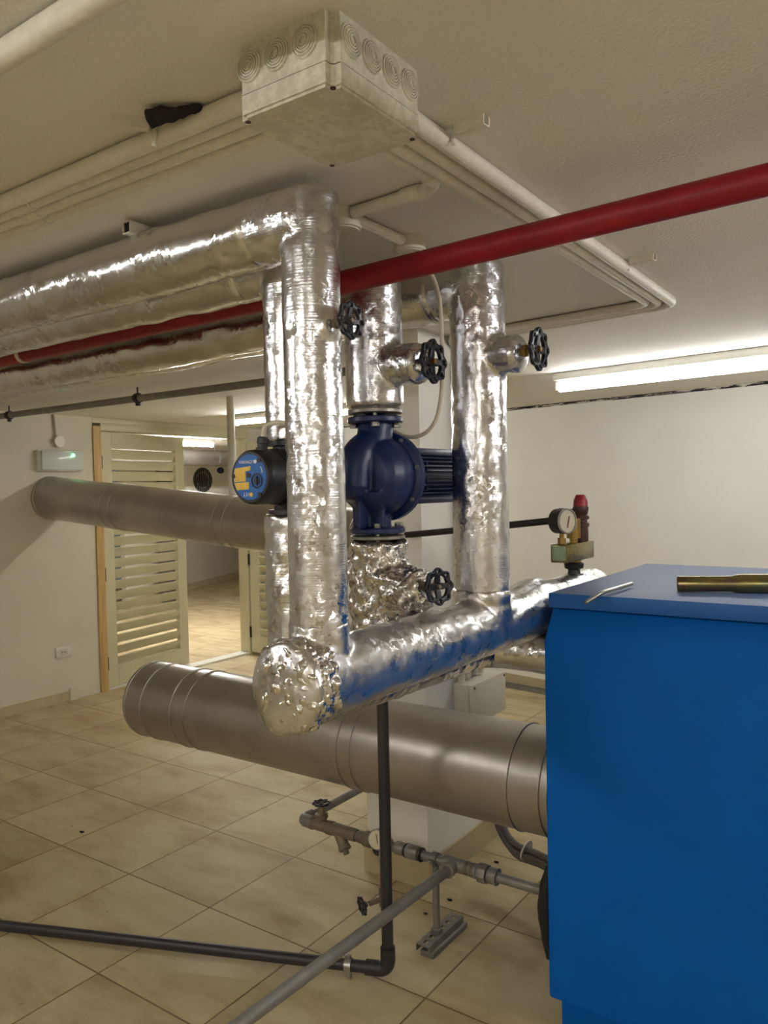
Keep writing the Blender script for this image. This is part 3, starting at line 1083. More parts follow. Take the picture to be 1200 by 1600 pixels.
# ------------------------------------------------------------------ safety valve group on the header behind the boiler corner
t = thing('safety_valve_group', 'square steel manifold with pressure gauge and red capped safety valve above the header', 'valve', (XM, 2.60, ZM))
bm = nb()
lathe(bm, (XM - .0, 2.60, 1.30), (0, 0, 1), [(0, .028), (.012, .03), (.014, .022), (.028, .02), (.034, .032), (.05, .034), (.056, .022)], 24)
obj('black_collar', bm, 'black', t)
bm = nb()
lathe(bm, (XM, 2.60, 1.345), (0, 0, 1), [(0, .024), (.014, .024), (.015, .027), (.03, .027)], 20)
obj('brass_neck', bm, 'brass', t)
bm = nb()
MZ0, MZ1 = 1.362, 1.423
box(bm, (-1.063, 2.475, MZ0), (-1.0, 2.717, MZ1), .004)
obj('manifold_bar', bm, 'yellowzinc', t)
bm = nb()
box(bm, (-1.055, 2.4735, MZ0 + .007), (-1.008, 2.476, MZ1 - .006), .004)
obj('end_label', bm, simple('pale_green_sticker', (150, 172, 140), .4), t, label='pale green end plate')
gx, gy, gz = -1.04, 2.52, 1.500
bm = nb()
lathe(bm, (gx, gy, MZ1), (0, 0, 1), [(0, .014), (.02, .014), (.021, .008), (.045, .008)], 6)
lathe(bm, (-1.03, 2.60, MZ1 - .002), (0, 0, 1), [(0, .014), (.015, .014), (.016, .024), (.085, .024), (.088, .014)], 16)
obj('brass_fittings', bm, 'brass', t)
bm = nb()
ga = V((.93, -.36, .02)).normalized()
lathe(bm, V((gx, gy, gz)) - ga * .026, ga, [(0, .034), (.004, .042), (.046, .043), (.050, .040)], 40)
gg = obj('gauge_case', bm, 'black', t)
bm = nb()
lathe(bm, V((gx, gy, gz)) + ga * .0245, ga, [(0, .0385), (.001, .0385)], 40)
obj('gauge_dial', bm, 'dial', gg)
bm = nb()
lathe(bm, V((gx, gy, gz)) + ga * .022, ga, [(0, .043), (.005, .044), (.008, .042), (.008, .0385), (.003, .0385)], 40, cap=False)
obj('gauge_rim', bm, 'zinc', gg)
bm = nb()
c = V((gx, gy, gz)) + ga * .027
sweep(bm, [c + V((0, 0, -.022)), c + V((0.004, .008, .016))], .0018, 8)
obj('gauge_needle', bm, 'redplastic', gg)
sx, sy = -1.028, 2.665
bm = nb()
lathe(bm, (sx, sy, MZ1), (0, 0, 1), [(0, .025), (.012, .026), (.05, .025), (.052, .029), (.064, .029), (.066, .022), (.076, .022), (.078, .029), (.088, .029), (.095, .024), (.105, .026), (.118, .028), (.125, .025)], 24)
cyl(bm, (sx, sy, MZ1 + .10), (sx - .06, sy - .05, MZ1 + .105), .014, 14)
obj('safety_valve_body', bm, 'brown', t)
bm = nb()
lathe(bm, (sx, sy, MZ1 + .122), (0, 0, 1), [(0, .026), (.02, .025), (.038, .018), (.042, .015)], 12)
obj('valve_cap', bm, 'redplastic', t, label='red plastic cap')
bm = nb()
e = px(868, 813, Y=2.56)
hs = px(632, 836, Y=2.60)
hs.x = min(hs.x, CX1 - .02); hs.y = CY0 + .0
mid = px(700, 830, Y=2.59)
sweep(bm, fillet([V((-1.09, 2.60, e.z - .002)), e, px(800, 820, Y=2.585), mid, px(634, 836, Y=2.62)], .04), .0125, 16)
lathe(bm, e - V((.012, 0, .001)), (1, 0, .03), [(0, .013), (0, .0175), (.05, .0175), (.052, .013)], 16)
tag(obj('black_hose', bm, 'black'), 'black discharge hose running left from the gauge group behind the back riser', 'hose')

# ------------------------------------------------------------------ flues
def flue(label, pts, r, seams, name='flue_pipe', cap_far=True):
    t = thing(name, label, 'flue', pts[0])
    bm = nb()
    sweep(bm, [V(p) for p in pts], r, 72, None, True)
    obj('flue_tube', bm, 'flue', t)
    a, b = V(pts[0]), V(pts[-1])
    d = (b - a).normalized()
    for s, h in seams:
        bm = nb()
        lathe(bm, a + d * s, d, [(-h, r + .0005), (-h * .4, r + .0045), (h * .4, r + .0045), (h, r + .0005)], 72, cap=False)
        obj('seam_ring', bm, 'flue', t)
    return t


FR = .173
fl = flue('large polished steel flue pipe running level from behind the blue boiler, below the foil header', [(-.95, 2.40, .648), (-3.065, 2.40, .648)], FR,
          [(.06, .004), (.168, .002), (.80, .004), (.86, .003), (1.70, .002), (1.79, .004), (1.99, .003), (2.10, .004)])
bm = nb()
bd = [(-.96, 2.40, .648)]
lathe(bm, (-.99, 2.40, .648), (1, 0, 0), [(0, FR), (.004, FR + .01), (.012, FR + .01), (.016, FR)], 72, cap=False)
obj('joint_band', bm, 'flue', fl)
zf = lambda x: 1.612 + (x + 5.63) * -.0862
fu = flue('long smooth steel flue pipe crossing in front of the doorway into the left wall', [(-2.1, 3.5, zf(-2.1)), (XL, 3.5, zf(XL))], .163,
          [(.50, .003), (1.47, .004), (1.56, .004), (2.60, .004), (2.70, .004)])
bm = nb()
lathe(bm, (XL + .03, 3.5, zf(XL) - .004), (-1, 0, 0), [(0, .163), (.004, .170), (.022, .170), (.026, .163)], 72, cap=False)
obj('wall_collar', bm, 'flue', fu)

# ------------------------------------------------------------------ red pipe
rz, ry = 2.147, 1.53
t = thing('red_pipe', 'red painted fire main pipe crossing under the ceiling from right to left', 'pipe', (-1.5, ry, rz))
bm = nb()
sweep(bm, [(XR, ry, 2.205), (-.25, ry, 2.147), (-1.2, ry, 2.127), (-2.8, ry, 2.117), (XL, ry, 2.106)], .0285, 28)
obj('pipe_length', bm, 'red', t)
bm = nb()
c = px(38, 566, Y=ry)
rz = 2.1175
cyl(bm, (c.x - .01, ry, rz), (c.x + .01, ry, rz), .031, 24)
cyl(bm, (c.x, ry, rz + .025), (c.x, ry, H), .005, 8)
obj('pipe_clip', bm, 'whitecable', t)

# ------------------------------------------------------------------ thin grey pipe along the ceiling at the left
t = thing('grey_ceiling_pipe', 'thin dark grey pipe hung below the overhead foil pipes at the left', 'pipe', (-4, 3.0, 2.2))
bm = nb()
sweep(bm, [(XL, 3.0, 2.196), (CX0 - .3, 3.0, 2.19), (CX0, 3.0, 2.19)], .021, 20)
obj('pipe_length', bm, 'galv', t)
for x in (-3.89, -5.30):
    bm = nb()
    cyl(bm, (x - .014, 3.0, 2.195), (x + .014, 3.0, 2.195), .030, 24)
    cyl(bm, (x, 3.0, 2.22), (x, 3.0, H), .005, 8)
    box(bm, (x - .012, 2.99, 2.150), (x + .012, 3.01, 2.168), .002)
    obj('hanger_clamp', bm, 'black', t)

# ------------------------------------------------------------------ ceiling conduits
def conduit(label, pts, r, sleeves=(), bend=.05, mat='conduit'):
    t = thing('conduit', label, 'conduit', pts[0], group='white painted conduits')
    bm = nb()
    sweep(bm, fillet(pts, bend, 8), r, 20)
    obj('conduit_tube', bm, mat, t)
    for c, d, L in sleeves:
        bm = nb()
        c, d = V(c), V(d).normalized()
        lathe(bm, c - d * L / 2, d, [(0, r), (.001, r + .003), (L - .001, r + .003), (L, r)], 20, cap=False)
        obj('coupling_sleeve', bm, mat, t)
    return t


JX0, JX1, JY0, JY1 = -.833, -.650, .830, 1.049
conduit('thickest white painted conduit left of the junction box, nearest of the parallel four', [(JX0 + .01, .918, 2.243), (XL, .918, 2.243)], .0165)
for k, (yy, r, xx, lab) in enumerate(((.955, .0145, -1.60, 'second'), (.990, .0145, -1.63, 'third'), (1.026, .0135, -1.66, 'farthest'))):
    conduit(lab + ' of the four parallel white conduits left of the junction box', [(JX0 + .01, yy, H - r), (XL, yy, H - r)], r, [((xx, yy, H - r), (1, 0, 0), .07)])
cz = H - .017
conduit('outer thick white conduit running back from the junction box, crossing above the red pipe', [(-.722, JY1 - .01, cz), (-.740, 2.83, cz), (CX1 + .02, 2.93, cz), (CX1 + .02, 3.075, 2.2), (CX1 + .02, 3.075, .80)], .0165, bend=[.07, .05, .03])
conduit('middle white conduit of the three running back from the junction box', [(-.760, JY1 - .01, cz), (-.776, 2.80, cz), (CX1 + .02, 2.89, cz), (CX1 + .02, 3.03, 2.2), (CX1 + .02, 3.03, .80)], .0150, bend=[.07, .05, .03])
conduit('inner white conduit of the three running back from the junction box', [(-.796, JY1 - .01, cz), (-.810, 2.77, cz), (CX1 + .02, 2.85, cz), (CX1 + .02, 2.96, 2.2), (CX1 + .02, 2.96, .80)], .0150, bend=[.07, .05, .03])
conduit('short white conduit with an elbow from the junction box to the round ceiling box', [(-.825, JY1 - .01, H - .014), (-.835, 1.415, H - .014), (-1.075, 1.432, H - .014)], .0135,
        [((-.834, 1.37, H - .014), (0, 1, 0), .02), ((-.91, 1.42, H - .014), (-1, .06, 0), .05)], bend=.05)
conduit('thick white conduit at the top left corner of the ceiling', [(-.3, .612, 2.236), (XL, .612, 2.236)], .0185)
conduit('short white conduit between the two round ceiling boxes', [(-1.10, 1.47, H - .014), (-1.10, 1.665, H - .014)], .0135)


def round_box(name, c, r, h, label):
    t = thing(name, label, 'box', (c[0], c[1], H), group='round ceiling junction boxes')
    bm = nb()
    lathe(bm, (c[0], c[1], H), (0, 0, -1), [(0, r), (h * .85, r * .98), (h * .86, r * 1.03), (h, r * 1.0), (h * 1.04, r * .9)], 36)
    obj('box_body', bm, 'pvc', t)
    bm = nb()
    lathe(bm, (c[0], c[1], H - h), (0, 0, -1), [(0, r * .9), (.004, r * .86), (.005, r * .7)], 36)
    obj('box_lid', bm, 'pvc', t)
    return t


round_box('round_junction_box', (-1.115, 1.445), .041, .040, 'round white ceiling junction box beside the top of the front riser')
round_box('round_junction_box', (-1.10, 1.70), .041, .034, 'round white ceiling junction box half hidden behind the red pipe')

# the big square junction box
t = thing('junction_box', 'large rectangular off-white plastic junction box on the ceiling, specked with paint', 'box', ((JX0 + JX1) / 2, (JY0 + JY1) / 2, H))
bm = nb()
vs = box(bm, (JX0, JY0, 2.193), (JX1, JY1, H))
bmesh.ops.bevel(bm, geom=[e for e in bm.edges if abs(e.verts[0].co.z - e.verts[1].co.z) > .02], offset=.014, segments=5, affect='EDGES')
obj('box_body', bm, 'box', t)
bm = nb()
vs = box(bm, (JX0 - .001, JY0 - .001, 2.160), (JX1 + .001, JY1 + .001, 2.1915))
bmesh.ops.bevel(bm, geom=[e for e in bm.edges if abs(e.verts[0].co.z - e.verts[1].co.z) > .02], offset=.015, segments=5, affect='EDGES')
bmesh.ops.bevel(bm, geom=[e for e in bm.edges if e.verts[0].co.z < 2.165 and e.verts[1].co.z < 2.165], offset=.004, segments=2, affect='EDGES')
lid = obj('box_lid', bm, 'box', t)
def knockout(c, ax):
    bm_ = nb()
    pr = []
    for k, rr_ in enumerate((.0215, .0175, .0138, .0100, .0062)):
        pr += [(.0012 + k * .0008, rr_ + .0016), (.0036 + k * .0008, rr_ + .0008), (.0036 + k * .0008, rr_ - .0008), (.0012 + k * .0008, rr_ - .0016)]
    pr = [(0, .0235)] + pr
    lathe(bm_, c, ax, pr, 36)
    obj('knockout', bm_, 'box', t)
for k in range(3): knockout((JX0 + .030 + k * .052, JY0 + .0004, 2.229), (0, -1, 0))
for k in range(4): knockout((JX1 - .0004, JY0 + .037 + k * .0485, 2.229), (1, 0, 0))
for x in (JX0 + .012, JX1 - .012):
    for y in (JY0 + .012, JY1 - .012):
        bm = nb()
        cyl(bm, (x, y, 2.1605), (x, y, 2.1592), .0042, 14)
        obj('lid_screw', bm, 'brown', t)


def bracket(label, c, arm, drop=.035, flip=1):
    """small painted channel bracket screwed to the ceiling with a strap round the conduit"""
    t = thing('pipe_bracket', label, 'bracket', (c[0], c[1], H), group='ceiling pipe brackets')
    c = V((c[0], c[1], H))
    a = V((arm[0], arm[1], 0))
    L = a.length
    d, s = a.normalized(), V((-a.y, a.x, 0)).normalized()
    bm = nb()
    for off in (-.009, .009):
        vs = box(bm, (0, off - .0015, -.016), (L, off + .0015, 0))
        for v in vs: v.co = c + d * v.co.x + s * v.co.y + V((0, 0, v.co.z))
    vs = box(bm, (0, -.009, -.018), (L, .009, -.0155))
    for v in vs: v.co = c + d * v.co.x + s * v.co.y + V((0, 0, v.co.z))
    obj('channel_rail', bm, 'conduit', t)
    bm = nb()
    p = c + d * -.006
    sweep(bm, [p + V((0, 0, -.004)), p + V((0, 0, -.02)) - d * .004, p + V((0, 0, -drop)) - d * .001], .0035, 8)
    obj('strap', bm, 'conduit', t)
    return t


bracket('small painted bracket with strap on the thick conduit, left of the black scrap', (-1.10, .888), (-.035, -.045), .045)
bracket('small painted channel bracket beside the conduit just right of the junction box', (-.695, 1.235), (.062, -.005), .03)
bracket('small painted bracket near the far bend of the three parallel conduits', (-.712, 2.26), (.07, -.01), .03)
bracket('small dark bracket on the conduits at their far left turn', (-.93, 2.80), (-.07, -.0), .03)
bracket('painted strap on the thick conduit at the top left corner', (-.727, .60), (.0, -.03), .05)

# black scrap above the conduit
bm = nb()
p0 = px(210, 182, Z=H - .012)
a0, a1 = V((-1.062, .878, H - .006)), V((-.985, .893, H - .005))
ring = []
for k in range(9):
    f = k / 8
    c = a0.lerp(a1, f)
    hh = .030 * (1 - f) ** .7 + .004
    c = c + V((0, -.5 * hh + .01 * f, -.4 * hh))
    ring.append((c, hh))
def rs(L_, th, p):
    f = min(1, L_ / .1)
    return (.0135 * (1 - f) ** .6 + .002) * (1 + .5 * noise.noise(p * 60 + V((th, 0, 0))))
sweep(bm, [c for c, _ in ring], .02, 14, .006, True, .004, rs)
for v in bm.verts: v.co.z = min(v.co.z, H - .001)
crumple(bm, .003, 8, 'N', .3, .003)
for v in bm.verts: v.co.z = min(v.co.z, H - .001)
tag(obj('black_scrap', bm, 'dark', autos=None), 'black crumpled scrap stuck between the ceiling and the thick conduit', 'scrap')

# cut end of trunking by the front overhead pipe
t = thing('plastic_trunking_end', 'small white square trunking end poking out above the nearest overhead foil pipe', 'trunking', (-1.49, 1.22, H))
q1, q2 = px(214, 364, Z=2.236), px(258, 369, Z=2.236)
c0 = q1.lerp(q2, .5)
rm = Matrix.Rotation(math.atan2(q2.y - q1.y, q2.x - q1.x) + PI + .5, 3, 'Z')
c0 += V((0, -.02, 0))
bm = nb()
for lo, hi in (((-.05, -.014, -.014), (.05, .014, -.0115)), ((-.05, -.014, .0115), (.05, .014, .014)), ((-.05, -.014, -.014), (.05, -.0115, .014)), ((-.05, .0115, -.014), (.05, .014, .014))):
    vs = box(bm, lo, hi, .0008, 1)
    for v in vs: v.co = rm @ v.co + c0
obj('trunking_shell', bm, 'white', t)
bm = nb()
vs = box(bm, (-.03, -.012, -.012), (.045, .012, .012))
for v in vs: v.co = rm @ v.co + c0
obj('dark_inside', bm, 'dark', t)

# ------------------------------------------------------------------ box and pipes on the column side
t = thing('column_junction_box', 'grey-white electrical box low on the side of the column, conduits entering its top', 'box', (CX1, 3.0, .7))
bm = nb()
box(bm, (CX1, 2.87, .62), (CX1 + .075, 3.175, .79), .006)
obj('box_body', bm, 'pvc', t)
bm = nb()
box(bm, (CX1 + .075, 2.868, .618), (CX1 + .095, 3.177, .792), .006)
obj('box_lid', bm, 'pvc', t)
for y, z in ((2.885, .777), (3.16, .777)):
    bm = nb()
    cyl(bm, (CX1 + .0945, y, z), (CX1 + .0965, y, z), .006, 12)
    obj('lid_screw', bm, 'brown', t)
conduit('pale conduit on the column side leading into the grey-white box, nearest of the row', [(CX1 + .02, 2.905, 2.15), (CX1 + .02, 2.905, .79)], .016)

t = thing('vent_pipe', 'white vertical plastic pipe dropping from the ceiling behind the black pump motor', 'pipe', (-3.88, 3.72, H))
bm = nb()
pv = px(360, 640, Y=3.72)
sweep(bm, [(pv.x, 3.72, H), (pv.x, 3.72, 1.25)], .026, 20)
obj('pipe_length', bm, 'pvc', t)
bm = nb()
pw = px(563, 800, Y=3.3)
sweep(bm, [(CX0 - .03, 2.95, H), (CX0 - .03, 2.95, .02)], .016, 16)
tag(obj('conduit', bm, 'pvc'), 'pale vertical conduit on the left side of the column, seen left of the pump flange', 'conduit')

# ------------------------------------------------------------------ left wall fittings
t = thing('emergency_light', 'white rectangular emergency light with a green indicator on the left wall', 'lamp', (XL, 3.58, 1.9))
bm = nb()
box(bm, (XL, 3.385, 1.815), (XL + .035, 3.765, 1.98), .008)
obj('lamp_housing', bm, 'white', t)
bm = nb()
box(bm, (XL + .036, 3.40, 1.825), (XL + .062, 3.755, 1.972), .006)
obj('clear_cover', bm, 'glass', t)
bm = nb()
cyl(bm, (XL + .045, 3.44, 1.905), (XL + .045, 3.72, 1.905), .008, 12)
obj('lamp_tube', bm, 'white', t)
bm = nb()
cyl(bm, (XL + .0625, 3.665, 1.943), (XL + .066, 3.665, 1.943), .009, 12)
obj('indicator_light', bm, 'greenled', t, label='glowing green indicator')

t = thing('wall_junction_box', 'round white box above the emergency light with a short conduit to the ceiling', 'box', (XL, 3.573, 2.05))
bm = nb()
lathe(bm, (XL, 3.573, 2.050), (1, 0, 0), [(0, .047), (.03, .047), (.034, .043)], 32)
obj('box_body', bm, 'pvc', t)
bm = nb()
cyl(bm, (XL + .014, 3.555, 2.09), (XL + .014, 3.545, H), .011, 12)
obj('conduit_stub', bm, 'pvc', t)

t = thing('wall_socket', 'white double wall socket low on the left wall', 'socket', (XL, 3.56, .4))
bm = nb()
box(bm, (XL, 3.495, .352), (XL + .010, 3.627, .438), .003)
obj('socket_plate', bm, 'white', t)
bm = nb()
box(bm, (XL + .010, 3.53, .37), (XL + .013, 3.592, .42), .001)
obj('socket_insert', bm, 'pvc', t)
bm = nb()
for y in (3.545, 3.561, 3.577): cyl(bm, (XL + .012, y, .395), (XL + .0135, y, .395), .004, 10)
obj('socket_holes', bm, 'dark', t)

# metal channel lying along the back wall
bm = nb()
a, b = V((-3.25, yb(-3.25) - .10, 0)), V((-1.1, yb(-1.1) - .09, 0))
d = (b - a).normalized(); s = V((-d.y, d.x, 0))
for lo, hi in ((-.03, -.026), (.026, .03)):
    q = [a + s * lo, b + s * lo, b + s * hi, a + s * hi]
    v0 = [bm.verts.new(p + V((0, 0, .0))) for p in q]; v1 = [bm.verts.new(p + V((0, 0, .03))) for p in q]
    bm.faces.new(v0[::-1]); bm.faces.new(v1)
    for k in range(4): bm.faces.new((v0[k], v0[(k + 1) % 4], v1[(k + 1) % 4], v1[k]))
q = [a + s * -.03, b + s * -.03, b + s * .03, a + s * .03]
v0 = [bm.verts.new(p + V((0, 0, .0))) for p in q]; v1 = [bm.verts.new(p + V((0, 0, .003))) for p in q]
bm.faces.new(v0[::-1]); bm.faces.new(v1)
for k in range(4): bm.faces.new((v0[k], v0[(k + 1) % 4], v1[(k + 1) % 4], v1[k]))
tag(obj('metal_channel', bm, 'galv', smooth=False), 'galvanised metal channel lying on the floor along the back wall', 'metal channel')

# ------------------------------------------------------------------ black drain pipe
t = thing('black_drain_pipe', 'black plastic drain pipe dropping from the header and running left along the floor', 'pipe', (-1.472, 2.063, 0))
bm = nb()
vx, vy = -1.474, 2.06
dz = .045
Pfl = V((-4.6, .72, dz))
sweep(bm, [(vx, vy, dz + .05), (vx, vy, 1.10)], .0190, 20)
lv = V((px(0, 1446, Z=dz).x, px(0, 1446, Z=dz).y, dz))
d = (lv - V((vx, vy, dz))).normalized()
sweep(bm, [V((vx, vy, dz)) + d * .05, V((vx, vy, dz)) + d * 3.2], .0190, 20)
sweep(bm, fillet([(vx, vy, 1.09), (vx, vy, 1.12), (XB - .03, vy, 1.12)], .03), .019, 16)
obj('pipe_length', bm, 'blackpipe', t)
bm = nb()
sweep(bm, fillet([V((vx, vy, dz + .075)), V((vx, vy, dz)), V((vx, vy, dz)) + d * .075], .035, 8), .0245, 24)
obj('elbow', bm, 'blackpipe', t)
bm = nb()
cc = V((vx, vy, dz)) + d * .135
lathe(bm, cc - d * .011, d, [(0, .0195), (0, .0235), (.022, .0235), (.022, .0195)], 28, cap=False)
u_ = V((-d.y, d.x, 0))
for s in (1,):
    box(bm, cc - V((.010, .006, .045)), cc + V((.010, .006, -.018)), .002)
    box(bm, cc + V((-.010, -.006, .018)), cc + V((.010, .006, .034)), .002)
obj('pipe_clamp', bm, 'zinc', t, label='zinc pipe clamp')

# ------------------------------------------------------------------ galvanised water pipework near the floor
GZ, GY = .31, 2.33
g = thing('galvanised_pipework', 'galvanised water pipework near the floor with valve, strainer, gauge and support foot', 'pipe', (-1.45, GY, 0))
def part(nm, mat, fn, label=None, parent=None):
    bm_ = nb()
    fn(bm_)
    return obj(nm, bm_, mat, parent or g, label=label)
def coll(b_, x, r, w_, n_=20): lathe(b_, (x - w_ / 2, GY, GZ), (1, 0, 0), [(0, r * .93), (w_ * .12, r), (w_ * .88, r), (w_, r * .93)], n_)
XT = -1.372
part('pipe_length', 'galv', lambda b_: (sweep(b_, [(-1.28, GY, GZ), (-.9445, GY, GZ)], .0165, 18)), 'pipe towards the boiler')
part('pipe_length', 'galv', lambda b_: (sweep(b_, [(-2.06, GY, GZ), (XT, GY, GZ)], .0165, 18)))
part('pipe_length', 'galv', lambda b_: (sweep(b_, [(XT, GY - .02, GZ), (XT - .012, 1.95, GZ), (XT - .05, .75, GZ + .005)], .0185, 18)), 'long pipe running toward the viewer')
part('pipe_length', 'galv', lambda b_: (sweep(b_, fillet([(-2.068, GY + .02, GZ), (-2.068, 3.30, GZ), (-2.068, 3.30, 0)], .04), .0165, 18)), 'pipe running to the back')
def tee(b_):
    coll(b_, XT, .024, .085)
    lathe(b_, (XT, GY, GZ), (0, -1, 0), [(0, .024), (.04, .024), (.042, .026), (.055, .026), (.056, .021)], 20)
part('tee_fitting', 'galv', tee)
def union(b_):
    coll(b_, XT + .062, .0225, .022); coll(b_, XT + .085, .0255, .014); coll(b_, XT + .112, .034, .032, 8); coll(b_, XT + .145, .027, .026, 20); coll(b_, XT + .163, .0285, .008)
part('pipe_union', 'galv', union)
part('pipe_union', 'bronze', lambda b_: (coll(b_, XT + .05, .024, .014), coll(b_, XT + .072, .024, .012)), 'rusty threads')
def elb(b_): sweep(b_, fillet([(-2.02, GY, GZ), (-2.068, GY, GZ), (-2.068, GY + .055, GZ)], .035, 8), .025, 22)
part('elbow_fitting', 'galv', elb)
def clampg(b_):
    x = -1.452
    lathe(b_, (x - .011, GY, GZ), (1, 0, 0), [(0, .018), (0, .0235), (.022, .0235), (.022, .018)], 24, cap=False)
    box(b_, (x - .009, GY - .035, GZ - .006), (x + .009, GY - .02, GZ + .006), .002); box(b_, (x - .009, GY + .02, GZ - .006), (x + .009, GY + .035, GZ + .006), .002)
part('pipe_clamp', 'galv', clampg)
part('support_rod', 'galv', lambda b_: cyl(b_, (-1.452, GY, .0452), (-1.452, GY, GZ - .022), .013, 16))
def foot(b_):
    x0, x1, y0, y1 = -1.478, -1.426, 2.235, 2.475
    box(b_, (x0 + .010, y0 + .012, 0), (x1 + .010, y1 + .012, .020), .002)
    box(b_, (x0, y0, .021), (x0 + .003, y1, .044)); box(b_, (x1 - .003, y0, .021), (x1, y1, .044))
    box(b_, (x0, y0, .042), (x0 + .018, y1, .045)); box(b_, (x1 - .018, y0, .042), (x1, y1, .045))
    n_ = 6
    for k in range(n_ + 1):
        yk = y0 + k * (y1 - y0 - .018) / n_
        box(b_, (x0, yk, .0421), (x1, yk + .018, .0451))
part('support_foot', 'galv', foot, 'slotted channel foot')
part('support_nut', 'galv', lambda b_: hexnut(b_, (-1.452, GY, .0452), (0, 0, 1), .02, .018))
# gate valve with handwheel
def gatev(b_):
    coll(b_, -1.975, .0235, .10); coll(b_, -2.015, .027, .014, 8); coll(b_, -1.935, .027, .014, 8)
    lathe(b_, (-1.972, GY, GZ), (0, 0, 1), [(0, .02), (.03, .021), (.032, .026), (.046, .026), (.048, .016), (.07, .012), (.085, .008)], 16)
gv_ = part('gate_valve', 'bronze', gatev)
handwheel(gv_, (-1.972, GY, GZ + .088), (0, 0, 1), .034, .03, stemmat='bronze')
# Y strainer
def ystr(b_):
    coll(b_, -1.865, .0245, .13); coll(b_, -1.925, .028, .016, 8)
    lathe(b_, (-1.885, GY, GZ - .01), V((.62, -.25, -.75)), [(0, .022), (.05, .021), (.052, .024), (.066, .024)], 16)
    lathe(b_, V((-1.885, GY, GZ - .01)) + V((.62, -.25, -.75)).normalized() * .066, V((.62, -.25, -.75)), [(0, .013), (.016, .013)], 6)
part('y_strainer', 'bronze', ystr)
part('non_return_valve', 'bronze', lambda b_: (coll(b_, -1.775, .0235, .03), coll(b_, -1.745, .029, .035, 20), coll(b_, -1.718, .025, .02, 8)))
part('black_seal', 'black', lambda b_: (coll(b_, -1.700, .0255, .006), coll(b_, -1.508, .0255, .006), coll(b_, -1.572, .0255, .006)))
def tee2(b_):
    coll(b_, -1.672, .026, .05)
    lathe(b_, (-1.672, GY, GZ), (-.15, -1, -.35), [(0, .022), (.045, .022), (.046, .018)], 16)
part('tee_fitting', 'galv', tee2)
part('pipe_coupling', 'galv', lambda b_: coll(b_, -1.60, .0235, .04))
part('tee_fitting', 'galv', lambda b_: coll(b_, -1.545, .026, .05))
part('open_port', 'black', lambda b_: lathe(b_, V((-1.672, GY, GZ)) + V((-.15, -1, -.35)).normalized() * .040, (-.15, -1, -.35), [(0, .015), (.009, .015)], 16))
gq = V((-1.668, GY - .045, GZ + .035))
gax = V((.25, -.92, .22)).normalized()
gc = part('gauge_case', 'galv', lambda b_: (lathe(b_, gq - gax * .014, gax, [(0, .028), (.004, .036), (.022, .037), (.024, .033)], 36), cyl(b_, gq - V((0, 0, .03)), (-1.66, GY - .01, GZ), .009, 10)))
part('gauge_dial', 'dial', lambda b_: lathe(b_, gq + gax * .010, gax, [(0, .0325), (.001, .0325)], 36), parent=gc)
gu = gax.cross(V((0, 0, 1))).normalized(); gw_ = gu.cross(gax).normalized()
part('gauge_needle', 'black', lambda b_: sweep(b_, [gq + gax * .0125 - gw_ * .014 + gu * -.004, gq + gax * .0125 + gw_ * .02 + gu * .004], .0012, 6), parent=gc)
def drain(b_): lathe(b_, (-1.655, GY - .04, GZ + .002), (0, 0, -1), [(0, .011), (.03, .013), (.035, .016), (.04, .0165), (.042, .014), (.115, .0145), (.118, .011), (.15, .010)], 20)
part('chrome_coupling', 'chrome', drain)
dv = part('drain_valve', 'bronze', lambda b_: (cyl(b_, (-1.655, GY - .04, .165), (-1.655, GY - .04, .10), .014, 14), cyl(b_, (-1.655, GY - .04, .128), (-1.685, GY - .085, .120), .010, 12)))
handwheel(dv, (-1.700, GY - .108, .117), (-.42, -.88, -.1), .033, .02, stemmat='bronze')

# cable bundle hanging behind the flue
t = thing('cable_bundle', 'bundle of grey cables sagging behind the flue towards the boiler, tied once', 'cables', (-1.3, 2.75, .2))
for k in range(5):
    bm = nb()
    o_ = V((.006 * (k % 2), -.014 * (k // 2), .021 * (k % 3) - .021))
    pts = [V((-1.50, 2.82, .60)), V((-1.485, 2.80, .40)) , px(790, 1305, Y=2.80), px(808, 1327, Y=2.78), px(850, 1342, Y=2.74), V((-1.05, 2.66, .20))]
    sweep(bm, fillet([p + o_ * (.9 + .2 * (i % 2)) for i, p in enumerate(pts)], .08, 5), .0125, 12)
    obj('cable', bm, 'greycable', t)
bm = nb()
tc = px(823, 1328, Y=2.76)
lathe(bm, tc + V((-.004, 0, 0)), (1, -.1, -.25), [(0, .040), (.006, .040)], 20)
obj('cable_tie', bm, 'whitecable', t)

# black wrapped bundle at the boiler side
bm = nb()
bc = V((BX0 - .012, 2.24, 0))
sweep(bm, [V((-.966, 2.20, .46)), V((-.974, 2.20, .40)), V((-.976, 2.20, .33)), V((-.972, 2.20, .25)), V((-.966, 2.20, .18))], .02, 16, .012, True, .004, lambda L_, th, p: .012 + .016 * math.sin(min(1, max(0, L_ / .28)) * PI))
crumple(bm, .003, 4, 'N', .4, .003)
tag(obj('black_cable_sleeve', bm, 'black', autos=None), 'black wrapped cable sleeve hanging against the left side of the boiler', 'cable sleeve')

